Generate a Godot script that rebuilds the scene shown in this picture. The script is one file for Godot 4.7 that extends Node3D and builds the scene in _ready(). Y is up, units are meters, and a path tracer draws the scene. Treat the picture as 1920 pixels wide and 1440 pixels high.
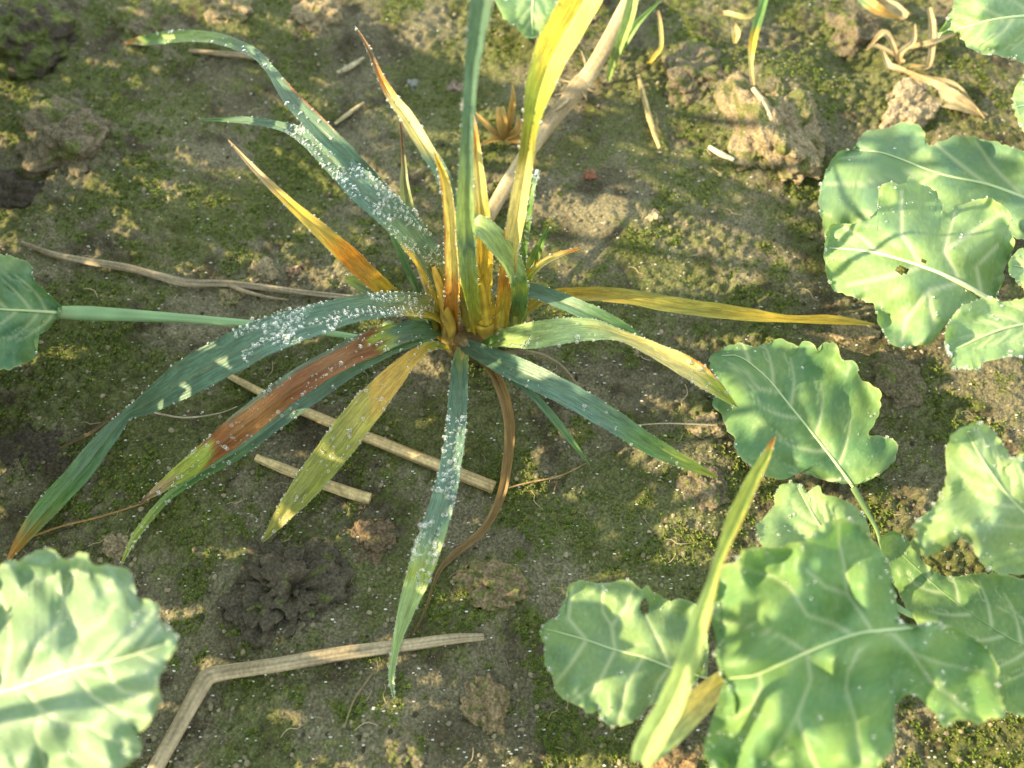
extends Node3D
# Close-up of a grass plant with dew among oilseed rape, on mossy soil. Real size, metres.
# Shapes are laid out by where they stand (see at()): a picture position and a height above the soil give one point in space.

const HFOV := 50.0
const PITCH := 58.0
const CAM_H := 0.218
const SUN_EL := 25.0
const SUN_AZ := 10.0      # degrees that the sun stands towards the camera, from due left

var fpx := 960.0 / tan(deg_to_rad(HFOV / 2.0))
var eye := Vector3(0, CAM_H, 0)
var fwd := Vector3(0, -sin(deg_to_rad(PITCH)), -cos(deg_to_rad(PITCH)))
var upv := Vector3(0, cos(deg_to_rad(PITCH)), -sin(deg_to_rad(PITCH)))
var to_sun := Vector3.ZERO
var rng := RandomNumberGenerator.new()
var n_a := FastNoiseLite.new()
var n_b := FastNoiseLite.new()
var n_c := FastNoiseLite.new()
var n_w := FastNoiseLite.new()
var taken := {}
var mats := {}
var drop_mesh: ArrayMesh
var greens := []          # where the moss grows thicker: x, z, radius, amount
var bumps := []           # local rises of the soil: x, z, radius, height

# linear base colours
const BG := Color(0.115, 0.21, 0.15)
const DG := Color(0.085, 0.165, 0.10)
const GR := Color(0.12, 0.24, 0.07)
const PG := Color(0.30, 0.42, 0.16)
const YG := Color(0.33, 0.40, 0.06)
const YE := Color(0.62, 0.44, 0.05)
const PY := Color(0.72, 0.60, 0.22)
const ORA := Color(0.52, 0.22, 0.03)
const RU := Color(0.26, 0.09, 0.025)
const TA := Color(0.42, 0.30, 0.15)
const BR := Color(0.20, 0.12, 0.055)
const OL := Color(0.26, 0.25, 0.04)
const ST := Color(0.47, 0.37, 0.22)

# ---------------------------------------------------------------- helpers
func at(px: float, py: float, h: float) -> Vector3:
	var d := fwd + Vector3.RIGHT * ((px - 960.0) / fpx) + upv * ((720.0 - py) / fpx)
	return eye + d * ((h - CAM_H) / d.y)

func depth_of(p: Vector3) -> float:
	return (p - eye).dot(fwd)

func onsoil(px: float, py: float, off := 0.0) -> Vector3:
	var h := 0.0
	var p := at(px, py, 0.0)
	for k in 5:
		h = soil(p.x, p.z) + off
		p = at(px, py, h)
	return p

func soil(x: float, z: float) -> float:
	var mx := x * 1000.0
	var mz := z * 1000.0
	var h := n_a.get_noise_2d(mx * 0.35, mz * 0.35) * 4.2
	for b in bumps:
		var dx: float = x - b[0]
		var dz: float = z - b[1]
		var q: float = (dx * dx + dz * dz) / (b[2] * b[2])
		if q < 6.0:
			h += b[3] * exp(-q)
	return h * 0.001

func soil_fine(x: float, z: float) -> float:
	var mx := x * 1000.0
	var mz := z * 1000.0
	var r := absf(n_b.get_noise_2d(mx * 1.6, mz * 1.6))
	var rough := 0.55 + 0.9 * clampf(n_a.get_noise_2d(mx * 0.6 + 300.0, mz * 0.6) + 0.35, 0.0, 1.0)
	var h := (r - 0.25) * 2.3 * rough
	h += n_c.get_noise_2d(mx * 5.0, mz * 5.0) * 0.75 * rough
	h += n_c.get_noise_2d(mx * 13.0 + 70.0, mz * 13.0) * 0.33 * rough
	return soil(x, z) + h * 0.001

func mossy(x: float, z: float) -> float:
	var mx := x * 1000.0
	var mz := z * 1000.0
	var m := n_a.get_noise_2d(mx * 0.9 + 900.0, mz * 0.9 + 50.0) * 1.1 + n_c.get_noise_2d(mx * 1.3, mz * 1.3 + 40.0) * 0.7
	for b in greens:
		var dx: float = x - b[0]
		var dz: float = z - b[1]
		var q: float = (dx * dx + dz * dz) / (b[2] * b[2])
		if q < 4.0: m += b[3] * exp(-q)
	return clampf((m - 0.07) * 2.6, 0.0, 1.0)

func algae(x: float, z: float) -> float:
	var m := n_a.get_noise_2d(x * 700.0 + 520.0, z * 700.0 + 250.0) + 0.5 * n_c.get_noise_2d(x * 2200.0, z * 2200.0 + 90.0)
	return smoothstep(-0.2, 0.25, m)

func numbered(s: String) -> String:
	if not taken.has(s):
		taken[s] = 0
		return s
	taken[s] += 1
	return "%s_%03d" % [s, taken[s]]

func thing(called: String, label: String, category: String, where: Vector3, group := "") -> Node3D:
	var o := Node3D.new()
	o.name = numbered(called)
	add_child(o)
	o.position = where
	tag(o, label, category, group)
	return o

func tag(o: Node, label: String, category: String, group := "", kind := "") -> void:
	if label != "": o.set_meta("label", label)
	if category != "": o.set_meta("category", category)
	if group != "": o.set_meta("group", group)
	if kind != "": o.set_meta("kind", kind)

func build(v: PackedVector3Array, c: PackedColorArray, uv: PackedVector2Array, idx: PackedInt32Array) -> ArrayMesh:
	var n := PackedVector3Array()
	n.resize(v.size())
	for i in range(0, idx.size(), 3):
		var a := idx[i]
		var b := idx[i + 1]
		var d := idx[i + 2]
		var f := (v[d] - v[a]).cross(v[b] - v[a])
		n[a] += f
		n[b] += f
		n[d] += f
	for i in n.size():
		n[i] = n[i].normalized() if n[i].length_squared() > 0.0 else Vector3.UP
	var arr := []
	arr.resize(Mesh.ARRAY_MAX)
	arr[Mesh.ARRAY_VERTEX] = v
	arr[Mesh.ARRAY_NORMAL] = n
	if c.size() == v.size(): arr[Mesh.ARRAY_COLOR] = c
	if uv.size() == v.size(): arr[Mesh.ARRAY_TEX_UV] = uv
	arr[Mesh.ARRAY_INDEX] = idx
	var m := ArrayMesh.new()
	m.add_surface_from_arrays(Mesh.PRIMITIVE_TRIANGLES, arr)
	return m

func put(called: String, mesh: Mesh, mat: Material, parent: Node) -> MeshInstance3D:
	var o := MeshInstance3D.new()
	o.name = called
	o.mesh = mesh
	o.material_override = mat
	parent.add_child(o, true)
	return o

func noise_image(size: int, freq: float, seed_: int, lo: float, hi: float, oct := 4) -> Image:
	var f := FastNoiseLite.new()
	f.seed = seed_
	f.frequency = freq
	f.fractal_octaves = oct
	var g := f.get_seamless_image(size, size)
	g.convert(Image.FORMAT_RGB8)
	for y in size:
		for x in size:
			var t := g.get_pixel(x, y).r
			var q := lerpf(lo, hi, t)
			g.set_pixel(x, y, Color(q, q, q))
	return g

func catmull(a: Array, t: float):
	# a: array of Vector4 or Vector3, t in 0..size-1
	var n := a.size()
	var i := clampi(int(floor(t)), 0, n - 2)
	var f := t - i
	var p1 = a[i]
	var p2 = a[i + 1]
	var p0 = a[i - 1] if i > 0 else p1 * 2.0 - p2
	var p3 = a[i + 2] if i + 2 < n else p2 * 2.0 - p1
	return (p1 * 2.0 + (p2 - p0) * f + (p0 * 2.0 - p1 * 5.0 + p2 * 4.0 - p3) * f * f + (p1 * 3.0 - p0 - p2 * 3.0 + p3) * f * f * f) * 0.5

func ramp(stops: Array, t: float) -> Color:
	if t <= stops[0][0]: return stops[0][1]
	for i in range(1, stops.size()):
		if t <= stops[i][0]:
			var a: float = stops[i - 1][0]
			var b: float = stops[i][0]
			var f := (t - a) / maxf(b - a, 1e-5)
			f = f * f * (3.0 - 2.0 * f)
			return (stops[i - 1][1] as Color).lerp(stops[i][1], f)
	return stops[-1][1]

func scatter(called: String, mesh: Mesh, mat: Material, xf: Array, parent: Node, cols := []) -> MultiMeshInstance3D:
	var mm := MultiMesh.new()
	mm.transform_format = MultiMesh.TRANSFORM_3D
	mm.use_colors = cols.size() > 0
	mm.mesh = mesh
	mm.instance_count = xf.size()
	for i in xf.size():
		mm.set_instance_transform(i, xf[i])
		if cols.size() > 0: mm.set_instance_color(i, cols[i])
	var o := MultiMeshInstance3D.new()
	o.name = called
	o.multimesh = mm
	o.material_override = mat
	o.set_meta("kind", "stuff")
	parent.add_child(o, true)
	return o

func basis_on(n: Vector3, spin: float) -> Basis:
	var s := n.cross(Vector3(0.31, 0.2, 0.93)).normalized()
	var b := Basis(s, n, s.cross(n))
	return b * Basis(Vector3.UP, spin)

# ---------------------------------------------------------------- grass blades
# pts: [px, py, height mm, width px]; stops: colour along the blade
func blade(root: Node3D, pts: Array, stops: Array, o := {}) -> MeshInstance3D:
	var ctl := []
	for p in pts:
		var w := at(p[0], p[1], p[2] * 0.001)
		ctl.append(Vector4(w.x, w.y, w.z, p[3] * depth_of(w) / fpx))
	var segs := (pts.size() - 1) * 9
	var cols_n := 15
	var fold: float = o.get("fold", 0.35)
	var roll0: float = o.get("roll", 0.0)
	var roll1: float = o.get("roll1", roll0)
	var sd := rng.randi() % 1000
	var v := PackedVector3Array()
	var c := PackedColorArray()
	var uv := PackedVector2Array()
	var idx := PackedInt32Array()
	var base := root.position
	var length := 0.0
	var prev := Vector3.ZERO
	var centres := []
	for i in segs + 1:
		var q: Vector4 = catmull(ctl, float(i) / segs * (ctl.size() - 1))
		var p := Vector3(q.x, q.y, q.z)
		p.y = maxf(p.y, soil(p.x, p.z) + 0.0008)
		if i > 0: length += p.distance_to(prev)
		prev = p
		centres.append([p, maxf(q.w, 0.0002), length])
	var drops := []
	var dens: float = o.get("drops", 0.0)
	var rim: float = o.get("rim", 0.0)
	var dlo: float = o.get("drop_from", 0.0)
	var dhi: float = o.get("drop_to", 1.0)
	var edge = o.get("edge", null)
	for i in segs + 1:
		var p: Vector3 = centres[i][0]
		var w: float = centres[i][1]
		var t: float = centres[i][2] / length
		var a: Vector3 = centres[maxi(i - 1, 0)][0]
		var b: Vector3 = centres[mini(i + 1, segs)][0]
		var tan_ := (b - a).normalized()
		var face := ((eye - p).normalized() * 0.55 + Vector3.UP * 0.45).normalized()
		var side := tan_.cross(face)
		side = side.normalized() if side.length() > 0.05 else Vector3.RIGHT
		var roll := lerpf(roll0, roll1, t) + 0.18 * n_a.get_noise_2d(t * 60.0, sd * 3.1)
		side = side.rotated(tan_, roll)
		var nor := side.cross(tan_).normalized()
		for k in cols_n:
			var u := float(k) / (cols_n - 1) * 2.0 - 1.0
			var ew := 1.0 + 0.07 * n_c.get_noise_2d(t * 140.0 + (200.0 if u > 0.0 else 0.0), sd)
			var bend := fold * (absf(u) - 0.5) * w * 0.5
			var rib := -0.00018 * exp(-u * u * 60.0)
			var ripple := 0.05 * w * n_c.get_noise_2d(t * 60.0, u * 4.0 + sd * 1.7)
			var q := p + side * (u * w * 0.5 * ew) + nor * (bend + rib + ripple)
			v.append(q - base)
			var tj := t + 0.05 * n_c.get_noise_2d(u * 7.0 + sd, t * 45.0) + 0.03 * n_c.get_noise_2d(u * 22.0 + sd, t * 18.0)
			var col := ramp(stops, tj)
			if edge != null:
				var side_ok: float = clampf(u * edge[1], 0.0, 1.0) if edge[1] != 0 else absf(u)
				var f := smoothstep(edge[2], 1.0, side_ok + 0.15 * n_c.get_noise_2d(t * 70.0, sd + 9.0)) * smoothstep(edge[3], edge[3] + 0.06, t) * (1.0 - smoothstep(edge[4] - 0.06, edge[4], t))
				col = col.lerp(edge[0], f)
			var streak := 1.0 + 0.16 * n_c.get_noise_2d(u * 55.0 + sd, t * 9.0) + 0.14 * n_c.get_noise_2d(u * 9.0, t * 90.0 + sd)
			var spot := smoothstep(0.42, 0.6, n_c.get_noise_2d(u * 11.0 + sd * 2.0, t * 130.0))
			col = (col * streak * 1.32).lerp(Color(0.22, 0.13, 0.05), spot * 0.45 * o.get("spots", 0.4))
			col = col.lerp(Color(0.5, 0.52, 0.28), 0.16 * exp(-u * u * 160.0))
			c.append(Color(clampf(col.r, 0, 1), clampf(col.g, 0, 1), clampf(col.b, 0, 1)))
			uv.append(Vector2(float(k) / (cols_n - 1), centres[i][2] * 60.0))
			if t > dlo and t < dhi and k > 0:
				var tries := dens * w * (length / segs) / cols_n
				var cnt := int(tries) + (1 if rng.randf() < tries - int(tries) else 0)
				if n_c.get_noise_2d(t * 90.0 + sd, u * 6.0) < -0.12: cnt = int(cnt * 0.25)
				for z in cnt:
					drops.append([q - base + side * rng.randf_range(-1, 1) * w / cols_n + tan_ * rng.randf_range(-0.5, 0.5) * length / segs, nor, pow(rng.randf(), 2.5)])
			if rim > 0.0 and (k == 0 or k == cols_n - 1):
				var tr := rim * length / segs
				var cnt2 := int(tr) + (1 if rng.randf() < tr - int(tr) else 0)
				for z in cnt2:
					drops.append([q - base + tan_ * rng.randf_range(-0.5, 0.5) * length / segs, (nor + side * u * 0.7).normalized(), pow(rng.randf(), 9.0) * 0.8 - 0.2])
	for i in segs:
		for k in cols_n - 1:
			var s := i * cols_n + k
			idx.append_array([s, s + 1, s + cols_n, s + 1, s + cols_n + 1, s + cols_n])
	var mi := put(o.get("called", "leaf_blade"), build(v, c, uv, idx), mats.blade, root)
	if o.has("label"): mi.set_meta("label", o.label)
	if drops.size() > 0:
		var xf := []
		var big: float = o.get("drop_size", 1.0)
		for d in drops:
			var r: float = (0.00016 + 0.0004 * d[2]) * big
			xf.append(Transform3D(basis_on(d[1], rng.randf() * TAU).scaled(Vector3.ONE * r), d[0] + d[1] * r * 0.25))
		scatter("dewdrops", drop_mesh, mats.water, xf, mi)
	return mi

# ---------------------------------------------------------------- tubes (straw, petioles, twigs)
func tube(pts: Array, sides: int, flat: float, col: Color, var_: float, base: Vector3, sub := 8, rough := 0.06, hollow := false) -> ArrayMesh:
	# pts: Vector4 x y z radius
	var segs := (pts.size() - 1) * sub
	var v := PackedVector3Array()
	var c := PackedColorArray()
	var idx := PackedInt32Array()
	var sd := rng.randi() % 1000
	var rows := 0
	var tone := []
	for k in sides: tone.append(1.0 + var_ * rng.randf_range(-0.45, 0.35))
	var ring := func(p: Vector3, tan_: Vector3, r: float, t: float, shade: float):
		var s := tan_.cross(Vector3.UP)
		s = s.normalized() if s.length() > 0.05 else Vector3.RIGHT
		var n := s.cross(tan_).normalized()
		for k in sides:
			var ang := TAU * k / sides
			var rr := r * (1.0 + rough * n_c.get_noise_2d(cos(ang) * 9.0 + sd, t * 50.0 + sin(ang) * 9.0))
			v.append(p + s * cos(ang) * rr + n * sin(ang) * rr * flat - base)
			var m := 1.0 + var_ * (n_c.get_noise_2d(ang * 14.0 + sd, t * 6.0) + 0.8 * n_c.get_noise_2d(t * 60.0 + sd, ang * 3.0))
			var cc: Color = col * (m * shade * tone[k])
			var stain := smoothstep(0.1, 0.5, n_a.get_noise_2d(t * 60.0 + sd * 2.0, ang * 6.0))
			cc = cc.lerp(Color(0.16, 0.11, 0.06), stain * var_ * 0.9)
			c.append(Color(clampf(cc.r, 0, 1), clampf(cc.g, 0, 1), clampf(cc.b, 0, 1)))
	var tan_last := Vector3.FORWARD
	for i in segs + 1:
		var t := float(i) / segs * (pts.size() - 1)
		var q: Vector4 = catmull(pts, t)
		var q0: Vector4 = catmull(pts, maxf(t - 0.05, 0.0))
		var q1: Vector4 = catmull(pts, minf(t + 0.05, pts.size() - 1.0))
		var tan_ := Vector3(q1.x - q0.x, q1.y - q0.y, q1.z - q0.z).normalized()
		tan_last = tan_
		var p := Vector3(q.x, q.y, q.z)
		if i == 0:
			ring.call(p, tan_, maxf(q.w, 1e-5) * 0.3, 0.0, 1.0)
			rows += 1
		ring.call(p, tan_, maxf(q.w, 1e-5), float(i) / segs, 1.0)
		rows += 1
		if i == segs:
			ring.call(p, tan_, maxf(q.w, 1e-5) * (0.72 if hollow else 0.3), 1.0, 1.0)
			rows += 1
			if hollow:
				ring.call(p - tan_ * q.w * 3.0, tan_, q.w * 0.68, 1.0, 1.0)
				ring.call(p - tan_ * q.w * 3.0, tan_, q.w * 0.05, 1.0, 1.0)
				rows += 2
	for i in rows - 1:
		for k in sides:
			var a := i * sides + k
			var b := i * sides + (k + 1) % sides
			idx.append_array([a, a + sides, b, b, a + sides, b + sides])
	# close both ends
	var s0 := v.size()
	var m0 := Vector3.ZERO
	var m1 := Vector3.ZERO
	for k in sides:
		m0 += v[k] / sides
		m1 += v[s0 - sides + k] / sides
	v.append(m0)
	c.append(c[0])
	v.append(m1)
	c.append(c[s0 - 1])
	for k in sides:
		idx.append_array([s0, k, (k + 1) % sides, s0 + 1, s0 - sides + (k + 1) % sides, s0 - sides + k])
	return build(v, c, PackedVector2Array(), idx)

func ppts(pts: Array, lying := true) -> Array:
	# [px, py, mm above soil (lying) or above zero, diameter px] -> Vector4
	var r := []
	for p in pts:
		var w: Vector3 = onsoil(p[0], p[1], p[2] * 0.001) if lying else at(p[0], p[1], p[2] * 0.001)
		r.append(Vector4(w.x, w.y, w.z, 0.5 * p[3] * depth_of(w) / fpx))
	return r

func straw(called: String, label: String, cat: String, pts: Array, col: Color, o := {}) -> Node3D:
	var q := ppts(pts, o.get("lying", true))
	var t := thing(called, label, cat, Vector3(q[0].x, q[0].y, q[0].z), o.get("group", ""))
	put("stalk", tube(q, o.get("sides", 22), o.get("flat", 0.75), col * 1.35, o.get("var", 0.55), t.position, o.get("sub", 10), o.get("rough", 0.1), o.get("hollow", false)), mats.dry, t)
	return t

# ---------------------------------------------------------------- rape leaves
# outline and midrib are 2-D; place(x, y, h) sets a point of the leaf in space. Units of x, y about 1 per 0.13 mm
func lamina(parent: Node3D, root: Node3D, outline: Array, mid: Array, place: Callable, o := {}) -> MeshInstance3D:
	var nb: int = o.get("nb", 300)
	var rings: int = o.get("rings", 26)
	var sd := rng.randi() % 1000
	# even samples round the outline
	var pts := []
	var m := outline.size()
	for i in m:
		for s in 6:
			var f := s / 6.0
			var p0: Vector2 = outline[(i - 1 + m) % m]
			var p1: Vector2 = outline[i]
			var p2: Vector2 = outline[(i + 1) % m]
			var p3: Vector2 = outline[(i + 2) % m]
			pts.append((p1 * 2.0 + (p2 - p0) * f + (p0 * 2.0 - p1 * 5.0 + p2 * 4.0 - p3) * f * f + (p1 * 3.0 - p0 - p2 * 3.0 + p3) * f * f * f) * 0.5)
	var total := 0.0
	for i in pts.size(): total += pts[i].distance_to(pts[(i + 1) % pts.size()])
	var rimp := []
	var acc := 0.0
	var next := 0.0
	for i in pts.size():
		var a: Vector2 = pts[i]
		var b: Vector2 = pts[(i + 1) % pts.size()]
		var l := a.distance_to(b)
		while next <= acc + l and rimp.size() < nb:
			rimp.append(a.lerp(b, (next - acc) / maxf(l, 1e-4)))
			next += total / nb
		acc += l
	nb = rimp.size()
	var tooth: float = o.get("tooth", 4.5)
	var plain := rimp.duplicate()
	for i in nb:
		var tg: Vector2 = plain[(i + 2) % nb] - plain[(i - 2 + nb) % nb]
		var out := Vector2(tg.y, -tg.x).normalized()
		var l := total * i / nb
		var ph: float = l / o.get("tooth_len", 27.0) + 0.9 * n_w.get_noise_2d(l * 0.3, sd * 11.0)
		rimp[i] = plain[i] + out * tooth * (absf(sin(ph * PI)) - 0.6) * (0.7 + 0.6 * n_w.get_noise_2d(l * 0.6, sd * 5.0 + 50.0))
	var mp := []
	var mcount := 60
	for i in mcount + 1:
		mp.append(catmull(mid, float(i) / mcount * (mid.size() - 1)))
	# the midrib point that each rim point grows from
	var foot := []
	for b in rimp:
		var best := 0
		var bd := 1e9
		for i in mcount + 1:
			var d: float = Vector2(mp[i].x, mp[i].y).distance_to(b)
			if d < bd:
				bd = d
				best = i
		foot.append(maxf(0.0, best - bd * o.get("sweep", 0.10) * mcount / 240.0))
	for pass_ in 3:
		var f2 := foot.duplicate()
		for i in nb: f2[i] = (foot[(i - 1 + nb) % nb] + foot[i] * 2.0 + foot[(i + 1) % nb]) / 4.0
		foot = f2
	# side veins: from the midrib to the rim, with forks
	var veins := []
	for e in o.get("veins", []): 
		for i in e.size() - 1: veins.append([e[i], e[i + 1], 1.0 - 0.5 * i / e.size()])
	if not o.has("veins"):
		var nv: int = o.get("nv", 5)
		for sgn in [-1.0, 1.0]:
			for j in nv:
				var s0: float = (0.06 + 0.82 * (j + (0.0 if sgn < 0 else 0.45)) / nv) * mcount
				var q: Vector3 = mp[clampi(int(s0), 0, mcount)]
				var q2: Vector3 = mp[clampi(int(s0) + 3, 3, mcount)]
				var q1: Vector3 = mp[clampi(int(s0) + 2, 2, mcount) - 2]
				var dir := Vector2(q2.x - q1.x, q2.y - q1.y).normalized()
				var a := Vector2(q.x, q.y)
				var d := dir.rotated(sgn * deg_to_rad(58.0 - 5.0 * j + rng.randf_range(-6, 6)))
				var len_: float = o.get("vlen", 110.0) * (1.0 - 0.09 * j)
				var pr := a
				for k in 6:
					var nx := pr + d * len_ / 6.0
					veins.append([pr, nx, 1.0 - k * 0.13])
					if k == 2 or k == 4:
						var d2 := d.rotated(-sgn * 0.7)
						veins.append([nx, nx + d2 * len_ * 0.16, 0.32])
						veins.append([nx + d2 * len_ * 0.16, nx + d2.rotated(sgn * 0.3) * len_ * 0.33, 0.2])
					pr = nx
					d = d.rotated(-sgn * 0.09 + rng.randf_range(-0.06, 0.06))
	var cup: float = o.get("cup", 0.0)
	var tilt: float = o.get("tilt", 0.0)
	var wave: float = o.get("wave", 3.0)
	var ruf: float = o.get("ruffle", 3.0)
	var quilt: float = o.get("quilt", 0.8)
	var col: Color = o.get("col", Color(0.16, 0.27, 0.15))
	var col2: Color = o.get("col2", col.lerp(Color(0.25, 0.36, 0.10), 0.5))
	var vcol: Color = o.get("vcol", Color(0.42, 0.50, 0.30))
	var v := PackedVector3Array()
	var c := PackedColorArray()
	var uv := PackedVector2Array()
	var idx := PackedInt32Array()
	var flat := []
	for r in rings + 1:
		var s := pow(float(r) / rings, 0.92)
		for i in nb:
			var ft: float = foot[i]
			var fi := clampi(int(ft), 0, mcount - 1)
			var mq: Vector3 = mp[fi].lerp(mp[fi + 1], ft - fi)
			var mm := Vector2(mq.x, mq.y)
			var b: Vector2 = rimp[i]
			var p := mm.lerp(b, s)
			var d := p.distance_to(mm)
			var nxt: Vector3 = mp[mini(fi + 2, mcount)] - mp[maxi(fi - 2, 0)]
			var sg := signf(nxt.x * (b.y - mm.y) - nxt.y * (b.x - mm.x))
			var near := 1e9
			var vw := 1.0
			for e in veins:
				var a: Vector2 = e[0]
				var ab: Vector2 = e[1] - a
				var ap := p - a
				if absf(ap.x) + absf(ap.y) > 160.0: continue
				var f := clampf(ap.dot(ab) / ab.length_squared(), 0.0, 1.0)
				var dd := ap.distance_to(ab * f)
				if dd < near:
					near = dd
					vw = e[2]
			var h := mq.z + cup * (d * 0.01) * (d * 0.01) + tilt * sg * d * 0.01
			h += wave * n_w.get_noise_2d(p.x * 0.17 + sd * 7.0, p.y * 0.17) * minf(1.0, d * 0.02)
			h += ruf * 0.8 * n_w.get_noise_2d(p.x * 0.45 + sd * 3.0, p.y * 0.45) * s * s * s
			h += quilt * (1.0 - exp(-near / 13.0)) * minf(1.0, d * 0.05) + 0.12 * n_c.get_noise_2d(p.x * 0.25 + sd, p.y * 0.25)
			v.append((place.call(p.x, p.y, h) as Vector3) - root.position)
			flat.append(p)
			var mixn := clampf(0.5 + 0.9 * n_a.get_noise_2d(p.x * 0.3, p.y * 0.3 + sd * 5.0), 0.0, 1.0)
			var cc := col.lerp(col2, mixn)
			cc *= 1.0 + 0.14 * n_c.get_noise_2d(p.x * 0.9, p.y * 0.9 + sd) + 0.10 * n_c.get_noise_2d(p.x * 3.0, p.y * 3.0 + sd)
			var vv := exp(-pow(near / (3.4 * vw + 0.7), 2.0)) * (0.45 + 0.5 * vw)
			var net := smoothstep(0.06, 0.0, absf(n_c.get_noise_2d(p.x * 0.5 + 80.0, p.y * 0.5 + sd * 2.0)))
			cc = cc.lerp(vcol, maxf(vv * 0.85, 0.18 * net))
			cc = cc.lerp(Color(0.45, 0.50, 0.22), smoothstep(0.955, 1.0, s) * 0.45)
			c.append(Color(clampf(cc.r, 0, 1), clampf(cc.g, 0, 1), clampf(cc.b, 0, 1)))
			uv.append(p * 0.01)
	var holes: Array = o.get("holes", [])
	for r in rings:
		for i in nb:
			var a := r * nb + i
			var b := r * nb + (i + 1) % nb
			var cut := false
			for hh in holes:
				var ctr: Vector2 = (flat[a] + flat[b] + flat[a + nb]) / 3.0
				var q: Vector2 = (ctr - hh[0]) / hh[1]
				if q.length() < 1.0: cut = true
			if cut: continue
			idx.append_array([a, b, a + nb, b, b + nb, a + nb])
	# turn the sheet so that its upper face is the front
	var up_sum := 0.0
	for i in range(0, idx.size(), 60):
		up_sum += (v[idx[i + 2]] - v[idx[i]]).cross(v[idx[i + 1]] - v[idx[i]]).y
	if up_sum < 0.0:
		for i in range(0, idx.size(), 3):
			var z := idx[i + 1]
			idx[i + 1] = idx[i + 2]
			idx[i + 2] = z
	var mesh := build(v, c, uv, idx)
	var mi := put("leaf", mesh, mats.rape, parent)
	var nors: PackedVector3Array = mesh.surface_get_arrays(0)[Mesh.ARRAY_NORMAL]
	# midrib
	var mr := []
	var w0: float = o.get("rib", 7.0)
	for i in range(0, mcount + 1, 4):
		var q: Vector3 = mp[i]
		var p: Vector3 = place.call(q.x, q.y, q.z + 0.1)
		var q2: Vector3 = place.call(q.x + 10.0, q.y, q.z)
		mr.append(Vector4(p.x, p.y, p.z, (w0 * (1.0 - 0.85 * i / mcount) + 0.8) * 0.05 * p.distance_to(q2)))
	put("midrib", tube(mr, 8, 0.8, o.get("ribcol", Color(0.40, 0.50, 0.27)), 0.15, root.position, 2), mats.petiole, mi)
	# dew
	var nd: int = o.get("drops", 0)
	if nd > 0:
		var xf := []
		for k in nd:
			var ri := int(sqrt(rng.randf()) * rings)
			var i := clampi(ri, 2, rings) * nb + rng.randi() % nb
			var on_rim: bool = rng.randf() < o.get("rimshare", 0.25)
			if on_rim: i = rings * nb + rng.randi() % nb
			elif n_a.get_noise_2d(flat[i].x * 0.5 + 40.0, flat[i].y * 0.5 + sd) < 0.0 and rng.randf() < 0.8: continue
			var r := 0.00010 + 0.00036 * pow(rng.randf(), 4.0)
			if on_rim: r *= 1.35
			xf.append(Transform3D(basis_on(nors[i], rng.randf() * TAU).scaled(Vector3.ONE * r), v[i] + nors[i] * r * 0.25))
		scatter("dewdrops", drop_mesh, mats.water, xf, mi)
	return mi

func pix_leaf(root: Node3D, off: Vector2, sc: float, outline: Array, mid: Array, o := {}) -> MeshInstance3D:
	var ol := []
	for i in range(0, outline.size(), 2):
		ol.append(off + Vector2(outline[i], outline[i + 1]) * sc)
	var md := []
	for p in mid: md.append(Vector3(off.x + p[0] * sc, off.y + p[1] * sc, p[2]))
	if o.has("veins"):
		var vs := []
		for e in o.veins:
			var l := []
			for i in range(0, e.size(), 2): l.append(off + Vector2(e[i], e[i + 1]) * sc)
			vs.append(l)
		o.veins = vs
	if o.has("holes"):
		var hs := []
		for e in o.holes: hs.append([off + Vector2(e[0], e[1]) * sc, Vector2(e[2], e[3]) * sc])
		o.holes = hs
	var place := func(x: float, y: float, h: float) -> Vector3: return at(x, y, h * 0.001)
	var mi := lamina(root, root, ol, md, place, o)
	if o.has("petiole"):
		var q := []
		var wb := at(md[0].x, md[0].y, md[0].z * 0.001)
		q.append(Vector4(wb.x, wb.y, wb.z, 0.5 * o.get("pw", 14.0) * depth_of(wb) / fpx))
		for p in o.petiole:
			var w := at(p[0], p[1], p[2] * 0.001)
			q.append(Vector4(w.x, w.y, w.z, 0.5 * p[3] * depth_of(w) / fpx))
		put("petiole", tube(q, 14, 0.7, o.get("pcol", Color(0.17, 0.28, 0.14)), 0.3, root.position), mats.petiole, root)
	return mi

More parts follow.
